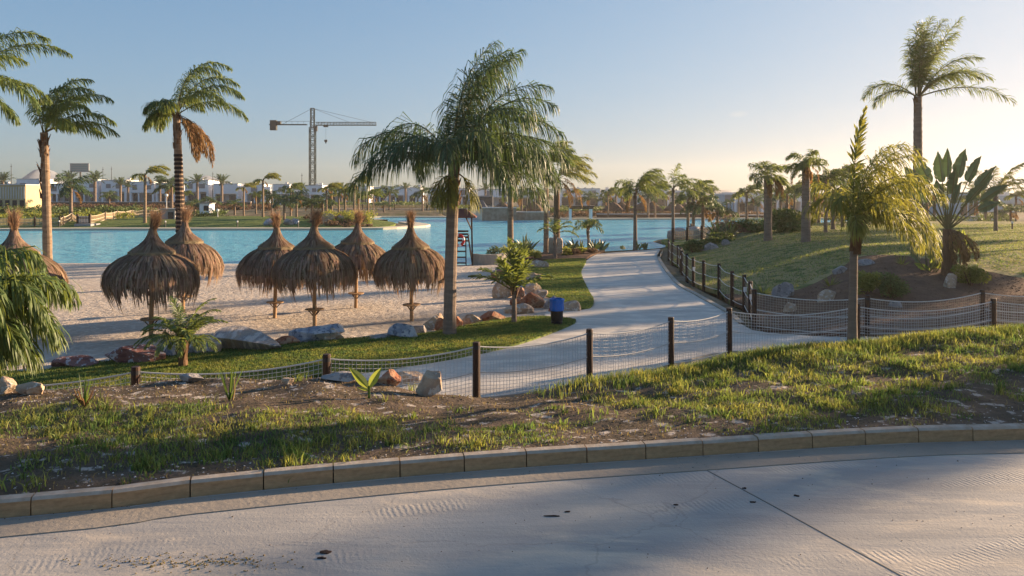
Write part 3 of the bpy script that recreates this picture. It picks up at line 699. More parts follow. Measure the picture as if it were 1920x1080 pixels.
def bush_geo(g, r, hgt, n, rng, leaf=0.06, mi=0, lobes=7, fl=None):
    C = rng.normal(0, 1, (lobes, 3)); C = norm(C)*rng.uniform(.25, .65, (lobes, 1))
    rad = rng.uniform(.35, .6, lobes)
    k = rng.integers(0, lobes, n)
    D = norm(rng.normal(0, 1, (n, 3)))*rng.uniform(.55, 1.05, (n, 1))
    P = C[k]+D*rad[k][:, None]
    P = P*np.array([r, r, hgt*.55]); P[:, 2] += hgt*.5; P[:, 2] = np.abs(P[:, 2])
    A = norm(rng.normal(0, 1, (n, 3))+D*.8); B = norm(np.cross(A, rng.normal(0, 1, (n, 3))))
    s = leaf*rng.uniform(.6, 1.3, (n, 1))
    V = np.stack([P-A*s, P+B*s*.45, P+A*s, P-B*s*.45], 1).reshape(-1, 3)
    b = np.arange(n)*4
    g.add(V, np.stack([b, b+1, b+2, b+3], -1), mi)
def bush(name, loc, r, h, n, seed, m='bush', leaf=0.06, label=None, cat='bush', group=None, stems=True):
    rng = rs(seed); root = empty(name, loc)
    g = G(); bush_geo(g, r, h, n, rng, leaf); g.build('foliage', M[m], root)
    if stems:
        g = G()
        for i in range(6):
            a = rng.uniform(0, 6.28); g.tube([(0, 0, -.05), (math.cos(a)*r*.3, math.sin(a)*r*.3, h*.35), (math.cos(a)*r*.6, math.sin(a)*r*.6, h*.7)], [.02, .012, .005], 4)
        g.build('stem', M['boot'], root)
    return tag(root, label, cat, group)
def blade_rosette(g, n, L, w, rng, elr=(15, 80), curl=1.0, mi=0, base=(0, 0, 0), azr=(0, 360)):
    for i in range(n):
        az = R(rng.uniform(*azr)); el = R(rng.uniform(*elr)); l = L*rng.uniform(.7, 1.1)
        d = np.array([math.cos(el)*math.cos(az), math.cos(el)*math.sin(az), math.sin(el)]); p = np.array(base, float); pts = [p.copy()]
        for k in range(5): d = d+np.array([0, 0, -1])*curl*(k/5)/5; d /= np.linalg.norm(d); p = p+d*l/5; pts.append(p.copy())
        pts = np.array(pts); s = np.array([-math.sin(az), math.cos(az), 0]); ws = w*np.array([.6, 1, .9, .7, .4, .05])/2
        up = norm(np.cross(norm(np.gradient(pts, axis=0)), s))*ws[:, None]*.5
        V = np.concatenate([pts-s*ws[:, None]+up*-1, pts, pts+s*ws[:, None]+up*-1]); i_ = np.arange(5)
        g.add(V, np.concatenate([np.stack([i_, i_+6, i_+7, i_+1], -1), np.stack([i_+6, i_+12, i_+13, i_+7], -1)]), mi)
def rock(name, px0, px1, py0, py1, m, seed, label, z=None, depth=None, D=None, flat_=0.0, group=None):
    rng = rs(seed)
    if D is None: c = GP((px0+px1)/2, py1)
    else: c = at((px0+px1)/2, D)
    w = (px1-px0)*c.y/F; h = (py1-py0)*c.y/F; dp = depth or w*0.6
    bm_v, bm_f = ICO
    V = bm_v.copy()
    sd = rng.uniform(0, 100, 3)
    planes = norm(rng.normal(0, 1, (11, 3))); pd = rng.uniform(.45, .85, 11)
    for n_, d_ in zip(planes, pd):
        ex = np.maximum(0, V@n_-d_); V = V-ex[:, None]*n_
    nn = np.array([noise.noise(Vector(v*1.7+sd)) for v in V]); V = V*(1+0.08*nn)[:, None]
    nn = np.array([noise.noise(Vector(v*5+sd)) for v in V]); V = V*(1+0.05*nn)[:, None]
    ext = (V.max(0)-V.min(0))
    V = (V-(V.max(0)+V.min(0))/2)/ext
    V = V*np.array([w, dp, h*1.35]); V[:, 2] += h*1.35*.5-h*.35
    g = G().add(V, bm_f)
    o = g.build(name, M[m], loc=(c.x, c.y+dp*.35, c.z+0.02), rz=rng.uniform(-.15, .15))
    return tag(o, label, 'rock', group)
import bmesh
def _ico(s):
    b = bmesh.new(); bmesh.ops.create_icosphere(b, subdivisions=s, radius=1)
    V = np.array([v.co[:] for v in b.verts]); Fc = np.array([[v.index for v in f.verts] for f in b.faces]); b.free(); return V, Fc
ICO = _ico(4)

# ------------------------------------------------------------------ straw umbrellas
def make_umbrella(seed, hh=3.3):
    rng = rs(seed); root = empty('straw_umbrella')
    g = G(); g.tube([(0, 0, -.2), (0, 0, 1.2), (0, 0, 2.5)], [.062, .06, .055], 12); g.build('pole', M['wood'], root)
    prof = [(0.30, 2.36), (0.52, 2.22), (0.80, 2.08), (1.01, 1.91), (1.14, 1.70), (1.20, 1.46)]
    prof = [(r_*(1+.03*math.sin(seed*2+z_*3)), z_) for r_, z_ in prof]; pr = np.array(prof)
    g = G(); g.lathe([(r-.04, z-.03) for r, z in prof], 28)
    g.build('canopy_frame', M['straw_in'], root)
    # straw layers
    g = G(); n = 5200
    t0 = rng.uniform(0.0, 1, n)**0.8; a = rng.uniform(0, 2*math.pi, n)
    arc = np.concatenate([[0], np.cumsum(np.linalg.norm(np.diff(pr, axis=0), axis=1))]); tot = arc[-1]
    S0 = t0*tot; ln = rng.uniform(.28, .58, n)
    low = S0 > tot*0.72; ln[low] *= rng.uniform(.7, 1.15, low.sum())
    # ragged clumps in the fringe
    cl = 0.20*np.sin(a*6+1.3*seed)+0.18*np.sin(a*13+seed)+0.12*np.sin(a*29)
    m = 5; V = np.zeros((n, m*2, 3)); lift = rng.uniform(0, .045, n)+.02*np.sin(a*17+seed)+.015*np.sin(a*37+S0*9)
    wv = rng.uniform(.006, .014, n); jit = rng.normal(0, .035, n)
    for k in range(m):
        s_ = S0+ln*(1+cl*low)*k/(m-1); on = np.minimum(s_, tot); ex = s_-on
        r = np.interp(on, arc, pr[:, 0])+lift*(1-.3*k/m)+0.02; z = np.interp(on, arc, pr[:, 1])-ex*0.97
        r = r-ex*0.16-ex**2*.15
        aa = a+jit*k/(m-1)/np.maximum(r, .2)
        sway = ex*0.10
        w = wv*(1 if k < m-1 else .3)
        c = np.stack([r*np.cos(aa)+sway, r*np.sin(aa), z], -1); tg = np.stack([-np.sin(aa), np.cos(aa), 0*aa], -1)
        V[:, 2*k] = c-tg*w[:, None]; V[:, 2*k+1] = c+tg*w[:, None]
    b = np.arange(n)[:, None]*(2*m)+np.arange(m-1)[None, :]*2; b = b.ravel()
    g.add(V.reshape(-1, 3), np.stack([b, b+1, b+3, b+2], -1)); g.build('canopy', M['straw'], root)
    # cap with a cut rim
    g = G(); wob = lambda A, Z: 1+.03*np.sin(A*9+seed)
    g.lathe([(0.06, 2.88), (.10, 2.68), (.18, 2.53), (.36, 2.38), (.60, 2.27), (.61, 2.20), (.50, 2.20)], 32, wob=wob)
    n = 900; a = rng.uniform(0, 6.283, n); pc = np.array([(0.07, 2.88), (.11, 2.69), (.19, 2.54), (.37, 2.39), (.64, 2.26)])
    t = rng.uniform(0, .6, n); V = np.zeros((n, 4, 3))
    for q, dt in ((0, 0), (1, .4)):
        u = (t+dt)*4; r = np.interp(u, range(5), pc[:, 0])+.012; z = np.interp(u, range(5), pc[:, 1])+rng.uniform(0, .015, n)
        c = np.stack([r*np.cos(a), r*np.sin(a), z], -1); tg = np.stack([-np.sin(a), np.cos(a), 0*a], -1)*.008
        V[:, 2*q] = c-tg; V[:, 2*q+1] = c+tg
    b = np.arange(n)*4; g.add(V.reshape(-1, 3), np.stack([b, b+1, b+3, b+2], -1))
    g.build('cap', M['straw_in'] if False else M['straw'], root)
    # tuft of straw tied and flaring, bent by the wind
    g = G(); n = 430; a = rng.uniform(0, 6.283, n); rr = np.sqrt(rng.uniform(0, 1, n))
    zt = np.array([2.58, 2.80, 2.98, 3.2, 3.34]); rt = np.array([.16, .10, .08, .13, .27])
    ht = rng.uniform(.55, 1.12, n)
    V = np.zeros((n, 10, 3))
    bend = rng.uniform(.0, .12); dirb = rng.uniform(-.3, .6)
    for k in range(5):
        z = 2.62+(zt[k]-2.62)*ht; r = rt[k]*rr
        c = np.stack([r*np.cos(a)+bend*(k/4)**2+(k/4)**3*rng.normal(0.06, .11, n), r*np.sin(a), z], -1); w = .006 if k < 4 else .0015
        tg = np.stack([-np.sin(a), np.cos(a), 0*a], -1)*w
        c[:, 2] += (k/4)**3*rng.normal(-.02, .06, n); V[:, 2*k] = c-tg; V[:, 2*k+1] = c+tg
    b = np.arange(n)[:, None]*10+np.arange(4)[None, :]*2; b = b.ravel()
    g.add(V.reshape(-1, 3), np.stack([b, b+1, b+3, b+2], -1)); g.build('tuft', M['tuft'], root)
    # little round table on brackets
    g = G(); g.lathe([(0.0, .50), (.28, .50), (.29, .515), (.28, .53), (0, .53)], 24); t_ = g.build('table_top', M['wood'], root)
    g = G()
    for k in range(4):
        a = R(45+90*k)
        g.tube([(math.cos(a)*.05, math.sin(a)*.05, .34), (math.cos(a)*.2, math.sin(a)*.2, .495)], .016, 5)
        g.tube([(math.cos(a)*.05, math.sin(a)*.05, .485), (math.cos(a)*.22, math.sin(a)*.22, .485)], .014, 5)
    g.build('bracket', M['wood_dark'], t_)
    return root
UMB = [  # px, base row, label, prototype, turn
    (283, 635, 'broad straw umbrella in front, its pole behind the small palm, overlapping another on its right', 0, 0.0),
    (343, 586, 'straw umbrella half hidden behind the broad front one, tall banded palm rising behind it', 1, 1.0),
    (515, 597, 'straw umbrella with small table, left of the tight group of three', 1, 3.9),
    (590, 614, 'straw umbrella in front of the group of three, above the blue and tan boulder', 0, 2.3),
    (667, 578, 'rearmost straw umbrella of the three, its canopy against the lagoon', 2, 0.4),
    (772, 603, 'straw umbrella beside the large palm trunk, its round table clear to see', 2, 5.0),
    (27, 640, 'straw umbrella at the left edge mostly covered by green palm fronds', 1, 5.3)]
um = [make_umbrella(s) for s in (1, 2, 3)]
used = set()
for i, (px, py, lab, k, rz) in enumerate(UMB):
    x, y = P0(px, py)
    o = um[k] if k not in used else copy_tree(um[k])
    used.add(k); o.location = (x, y, h1(x, y)); o.rotation_euler = (R(rs(i).uniform(-1.5, 1.5)), R(rs(i+9).uniform(-1.5, 1.5)), 0 if k == 0 else rz)
    sc = [1.0, 1.0, .96, 1.0, .97, .98, 1.0][i]; o.scale = (sc*.93, sc*.93, sc)
    tag(o, lab, 'beach umbrella', 'straw umbrellas on the beach')

# ------------------------------------------------------------------ rope fences
def catenary(a, b, sag, n=14):
    t = np.linspace(0, 1, n)[:, None]; P = a*(1-t)+b*t; P[:, 2] -= (4*sag*t*(1-t))[:, 0]; return P
def rope_fence(posts, label, heights=(1.02, .56, .10), sag=(.13, .12, .06), netm='net', cell=.07, ph=1.1, rp=.013, npost='post', nets=True, thick=.0022, plates=()):
    root = empty('rope_fence', (posts[0][0], posts[0][1], 0)); o0 = np.array([posts[0][0], posts[0][1], 0])
    P = []
    for i, p in enumerate(posts):
        x, y = p[0], p[1]; z = p[2] if len(p) > 2 else h1(x, y); P.append(np.array([x, y, z]))
        g = G(); g.tube([(0, 0, -.3), (0, 0, ph-.012), (0, 0, ph)], [.068, .066, .058], 12)
        g.tube([(0, 0, .98), (0, 0, 1.04)], .069, 12, mi=1)
        c = P[-1]-o0
        g.build('post', [M['wood_dark'], M['dark']], root, loc=tuple(c))
        if i in plates:
            g = G(); g.box((0, -.085, .62), (.09, .05, .13)); g.box((0, -.115, .70), (.11, .03, .02)); g.build('light_box', M['whitep'], root, loc=tuple(c))
    for i in range(len(P)-1):
        a, b = P[i]-o0, P[i+1]-o0
        for hgt, sg in zip(heights, sag):
            up = np.array([0, 0, hgt]); L = np.linalg.norm(a-b)
            g = G(); g.tube(catenary(a+up, b+up, sg*L/3*1.0), rp, 6); g.build('rope', M['rope'], root)
        if nets:
            g = G(); L = np.linalg.norm(a-b); sc = L/3; nv = int(L/cell); lo, hi = heights[-1], heights[0]
            for k in range(1, nv):
                t = k/nv; q = a*(1-t)+b*t; zs = np.linspace(lo, hi, 4)
                sgs = np.interp(zs, [lo, heights[1], hi], [sag[-1]*sc, sag[1]*sc, sag[0]*sc])*4*t*(1-t)
                rngj = .008*math.sin(k*1.7)
                g.tube(np.column_stack([np.full(4, q[0])+rngj, np.full(4, q[1]), q[2]+zs-sgs]), thick, 3, cap=False)
            nh = int((hi-lo)/cell)
            for k in range(1, nh):
                hz = lo+(hi-lo)*k/nh; sg = np.interp(hz, [lo, heights[1], hi], [sag[-1]*sc, sag[1]*sc, sag[0]*sc])
                up = np.array([0, 0, hz]); g.tube(catenary(a+up, b+up, sg, 12), thick, 3, cap=False)
            g.build('net', M[netm], root)
    return tag(root, label, 'fence', 'rope fences along the path')
rope_fence([(x, y, 0.0) for x, y in NF[1:-1]], 'near rope and net fence on dark posts along the front of the path', thick=.0042)
rope_fence([(x, y, h1(x, y)*.3) for x, y in [(6.75, 20.6), (9.37, 19.5), (13.1, 20.6), (17, 21.7), (21, 22.8)]], 'rope and net fence in front of the dark mulch bed', netm='net_brown', thick=.0045)
rope_fence([(x, y, 0.02) for x, y in FF[:13]][::-1], 'rope fence of close dark posts climbing beside the path to the lagoon', nets=True, netm='net_brown', thick=.0025, cell=.14, plates=(1, 2, 6, 9), sag=(.10, .10, .08))

# ------------------------------------------------------------------ palms
rng = rs(11)
# the large palm in the middle: fronds set one by one as they hang in the wind
D0 = 19.6; x0, y0 = (843-960)/F*D0, D0
hero = palm_proto('palm_tree', 4.55, .165, .15, [
    (172, 52, 3.3, dict(curl=3.3, wind=.0)), (192, 24, 3.1, dict(curl=2.7, wind=.0)), (150, 60, 3.0, dict(curl=3.4, wind=.0)), (205, 38, 2.9, dict(curl=3.2, wind=.0)),
    (100, 88, 3.5, dict(curl=1.1, wind=.9)), (60, 86, 3.6, dict(curl=1.3, wind=.9)), (30, 84, 3.7, dict(curl=1.5, wind=.9)), (-40, 84, 3.5, dict(curl=1.6, wind=.9)), (-100, 84, 3.2, dict(curl=1.3, wind=1.0)),
    (100, 78, 3.2, dict(curl=1.6, wind=1.0)), (10, 72, 3.6, dict(curl=2.1, wind=.7)), (-25, 64, 3.5, dict(curl=2.4, wind=.6)), (35, 62, 3.3, dict(curl=2.6, wind=.6)), (15, 56, 3.5, dict(curl=2.6, wind=.5)), (-50, 58, 3.2, dict(curl=2.6, wind=.6)),
    (0, 45, 3.4, dict(curl=2.7, wind=.4)), (-35, 42, 3.2, dict(curl=2.8, wind=.4)), (20, 34, 3.2, dict(curl=2.6, wind=.4)), (-15, 30, 3.1, dict(curl=2.7, wind=.3)),
    (-70, 48, 2.8, dict(curl=2.9, wind=.5)), (-95, 40, 2.5, dict(curl=3.0, wind=.3)), (-55, 25, 2.7, dict(curl=2.8, wind=.4)), (70, 34, 2.9, dict(curl=2.8, wind=.4)),
    (120, 36, 2.9, dict(curl=2.9, wind=.2)), (-130, 50, 2.6, dict(curl=3.4, wind=.1)), (5, 15, 2.8, dict(curl=2.7, wind=.2))],
    5, lean=(.12, 0), leafm='leaf_d', dry=3, nl=95, ll=1.0, lw=.024, droop=2.2, plum=.5, lwind=.12, boot=26, bootL=1.2, dryL=1.0, drym='leaf_y', rr=.03)
hero.location = (x0, y0, h1(x0, y0))
tag(hero, 'large palm with weeping dark fronds in the middle, trunk lit orange on its right side', 'palm tree')
def put(o, px, D, z=None, label=None, cat='palm tree', group=None, rz=0, sc=1.0, x=None):
    X = (px-960)/F*D if x is None else x
    o.location = (X, D, h1(X, D) if z is None else z); o.rotation_euler = (0, 0, rz); o.scale = (sc, sc, sc)
    return tag(o, label, cat, group)
W = dict
# P2, left palm, head blown right
p = palm_proto('palm_tree', 6.1, .17, .13, [
    (60, 84, 2.9, W(curl=2.6, wind=1.1)), (-15, 76, 3.0, W(curl=2.7, wind=1.0)), (20, 66, 3.0, W(curl=2.6, wind=.8)), (-30, 56, 2.9, W(curl=2.5, wind=.8)), (10, 46, 2.8, W(curl=2.3, wind=.6)), (30, 34, 2.6, W(curl=2.1, wind=.5)),
    (-40, 36, 2.5, W(curl=2.2, wind=.6)), (90, 70, 2.3, W(curl=2.4, wind=1.3)), (-90, 66, 2.2, W(curl=2.4, wind=1.2)), (150, 80, 2.2, W(curl=2.0, wind=1.5)), (0, 24, 2.3, W(curl=1.7, wind=.4))],
    21, lean=(-.15, 0), barkm='bark_y', boot=60, bootL=2.6, nl=90, ll=.62, lw=.034, droop=1.5, plum=.35, lwind=.35, leafm='leaf')
put(p, 90, 28, label='palm at the left with peeling brown trunk and fronds all blown to the right')
# P3, banded trunk
p = palm_proto('palm_tree', 7.0, .18, .14, [
    (60, 86, 3.6, W(curl=3.3, wind=1.4)), (-40, 84, 3.3, W(curl=3.4, wind=1.3)), (10, 70, 3.2, W(curl=2.9, wind=1.0)), (0, 55, 3.2, W(curl=2.7, wind=.8)), (-30, 45, 3.1, W(curl=2.7, wind=.7)), (25, 40, 3.0, W(curl=2.7, wind=.6)),
    (90, 55, 2.0, W(curl=3.2, wind=.6)), (-90, 50, 2.0, W(curl=3.2, wind=.6)), (170, 45, 1.5, W(curl=4.2, wind=.0)), (150, 25, 1.4, W(curl=3.8, wind=.0)), (-160, 30, 1.4, W(curl=3.8, wind=.0)), (-140, 60, 1.5, W(curl=4.2, wind=.1))],
    23, lean=(-.2, 0), barkm='bark_y', boot=36, bootL=1.5, nl=100, ll=.66, lw=.034, dry=8, dryL=2.3, dry_az=(-50, 30), band=(1.6, 5.4, .17), droop=1.6, plum=.35, lwind=.3)
put(p, 340, 30, label='tall palm with dark banded trunk rising behind two straw umbrellas')
# P1, crown reaching in from beyond the left edge
p = palm_proto('palm_tree', 7.3, .2, .16, [
    (0, 48, 4.7, W(curl=1.9, wind=.5)), (-15, 22, 4.2, W(curl=2.3, wind=.3)), (10, 62, 4.0, W(curl=2.3, wind=.5)), (25, 30, 3.2, W(curl=2.2, wind=.3)), (-45, 55, 3.0), (70, 60, 3.0), (120, 45, 3.0), (180, 40, 2.8), (-120, 40, 2.8), (-80, 25, 2.8), (5, 8, 2.6, W(curl=2.4))],
    25, nl=120, ll=.7, lw=.034, droop=1.4, plum=.35, lwind=.2)
put(p, 0, 25, x=-19.1, label='palm beyond the left edge whose frond reaches into the sky at upper left')
# near green palm at the left edge, low crown
p = palm_proto('palm_tree', 1.64, .13, .1, [
    (5, 62, 1.52, W(curl=3.6, wind=.1)), (-15, 55, 1.52, W(curl=3.8, wind=.1)), (30, 60, 1.52, W(curl=3.6, wind=.1)), (-40, 60, 1.44, W(curl=3.6, wind=.1)), (-70, 50, 1.44, W(curl=3.6, wind=.1)), (60, 50, 1.44, W(curl=3.6)),
    (0, 35, 1.29, W(curl=3.2)), (-25, 25, 1.22, W(curl=3.2)), (20, 20, 1.22, W(curl=3.2)), (-55, 20, 1.22), (-90, 45, 1.37), (180, 50, 1.37), (120, 50, 1.37), (-140, 50, 1.37), (-10, 75, 1.52, W(curl=3.4)), (-100, 20, 1.22), (5, -5, 0.99, W(curl=2.2)), (-30, 0, 0.99, W(curl=2.2))],
    27, leafm='leaf', nl=75, ll=.5, lw=.026, droop=2.0, plum=.45, boot=10)
put(p, -66, 9.4, label='low bright green palm drooping in from the left edge in the foreground')
# P6, behind the large palm
rq = rs(31)
p = palm_proto('palm_tree', 5.6, .2, .16, rfr(rq, 16, 3.0, (10, 75), wind=.9, curl=2.7), 31, nl=55, ll=.95, lw=.045, droop=1.8, lwind=.3, leafm='leaf', barkm='bark_y', dry=2)
put(p, 957, 47, label='palm in the planting bed just right of the large palm, trunk against the lagoon')
p = palm_proto('palm_tree', 5.7, .17, .14, rfr(rq, 12, 2.3, (25, 84), (-80, 80), wind=.9, curl=2.5)+rfr(rq, 3, 1.8, (20, 70), (120, 240), wind=.6, curl=3), 33, nl=42, ll=.7, lw=.045, leafm='leaf', barkm='bark_y', dry=0)
put(p, 1024, 47.5, label='slim upright palm of the bed, standing left of the stone pillar')
p = palm_proto('palm_tree', 5.3, .24, .2, rfr(rq, 12, 2.9, (20, 78), (-60, 60), wind=1.0, curl=2.3)+rfr(rq, 2, 2, (30, 60), (120, 240), wind=.6), 35, nl=42, ll=.8, lw=.045, leafm='leaf_y', dry=5, dryL=2.6, dry_az=(-60, 30), barkm='boot', boot=30, bootL=2.2)
put(p, 1044, 54, z=-.3, label='palm with golden dry fronds streaming right, behind the stone pillar')
p = palm_proto('palm_tree', 3.9, .14, .11, rfr(rq, 12, 2.6, (25, 80), (-80, 80), wind=1.1, curl=2.4)+rfr(rq, 4, 1.6, (20, 60), (110, 250), wind=.5, curl=2.8), 37, nl=42, ll=.65, lw=.045, leafm='leaf', barkm='bark', dry=2)
put(p, 1191, 50.5, z=.0, label='grey palm at the lagoon edge where the path meets the water')
p = palm_proto('palm_tree', 4.2, .14, .11, [(80, 84, 2.2, W(curl=1.6, wind=.5)), (0, 38, 2.8, W(curl=2.2, wind=.4)), (25, 28, 2.7, W(curl=1.9, wind=.4)), (-30, 30, 2.5), (50, 60, 2.0), (-60, 50, 2.0), (160, 35, 1.5), (-150, 40, 1.5), (5, 10, 2.4, W(curl=2.6))],
    39, nl=44, ll=.7, lw=.045, leafm='leaf', plum=.35)
put(p, 1262, 61, z=.1, label='palm with one frond upright and one reaching right, beyond the green point')

# generic windswept far palms: four kinds, then copies
def proto_set():
    q = rs(77); out = {}
    out['a'] = palm_proto('palm_tree', 4.4, .15, .12, rfr(q, 9, 2.1, (25, 80), (-85, 85), wind=1.1, curl=2.4)+rfr(q, 3, 1.5, (20, 60), (110, 250), wind=.5, curl=3), 41, nl=26, ll=.7, lw=.08, leafm='leaf', barkm='bark_y', boot=6, dry=1, droop=1.1)
    out['b'] = palm_proto('palm_tree', 5.2, .15, .12, rfr(q, 7, 2.3, (35, 85), (-70, 70), wind=1.5, curl=2.5)+rfr(q, 2, 1.3, (20, 60), (110, 250), wind=.4, curl=3), 42, nl=26, ll=.7, lw=.08, leafm='leaf_y', barkm='bark_y', boot=8, dry=1, dryL=1.1, droop=1.1)
    out['c'] = palm_proto('palm_tree', 3.4, .17, .14, rfr(q, 13, 2.2, (10, 75), wind=.8, curl=2.8), 43, nl=26, ll=.75, lw=.08, leafm='leaf_d', barkm='bark', boot=8, dry=2, droop=1.3)
    out['d'] = palm_proto('date_palm', 4.6, .24, .22, rfr(q, 22, 2.0, (5, 80), wind=.05, curl=1.5, plum=.25), 44, nl=24, ll=.4, lw=.07, leafm='leaf_d', barkm='bark', boot=12, droop=.3)
    out['w'] = palm_proto('palm_tree', 5.3, .30, .24, rfr(q, 15, 1.5, (-5, 75), wind=.5, curl=2.8), 45, nl=34, ll=.6, lw=.05, leafm='leaf', barkm='bark', boot=40, bootL=1.6, dry=8, dryL=1.3, droop=1.0)
    out['w2'] = palm_proto('palm_tree', 4.2, .26, .26, rfr(q, 13, 1.5, (0, 75), wind=.9, curl=2.8), 46, nl=34, ll=.6, lw=.05, leafm='leaf', barkm='bark', boot=40, bootL=1.4, dry=9, dryL=1.5, dry_az=(-80, 60), droop=1.0)
    return out
PR = proto_set(); PH = dict(a=(4.4, 1.7), b=(5.2, 1.8), c=(3.4, 1.6), d=(4.6, 1.8), w=(5.3, 1.1), w2=(4.2, 1.1))
first = set(); rz_ = rs(5)
def far_palm(kind, px, ytop, D, label, ybase=None, group='palms beyond the lagoon', turn=None):
    while inside(LAKE[::3], np.array([(px-960)/F*D]), np.array([float(D)]))[0] or inside(LAKE[::3], np.array([(px-960)/F*(D-1.5)]), np.array([float(D-1.5)]))[0]: D += 1.0
    X = (px-960)/F*D; z = h1(X, D) if ybase is None else CZ-(ybase-HY)*D/F
    z = max(z, h1(X, D)) if ybase is None else z
    zt = CZ-(ytop-HY)*D/F; hh = zt-z; k = hh/sum(PH[kind])
    o = PR[kind] if kind not in first else copy_tree(PR[kind])
    first.add(kind); o.location = (X, D, z-.05)
    kx = max(k*1.1, 0.95) if D > 60 else k
    o.rotation_euler = (0, 0, turn if turn is not None else (rz_.uniform(-.5, .5) if kind in 'ab' else rz_.uniform(-3, 3))); o.scale = (kx, kx, k)
    return tag(o, label, 'palm tree', group)
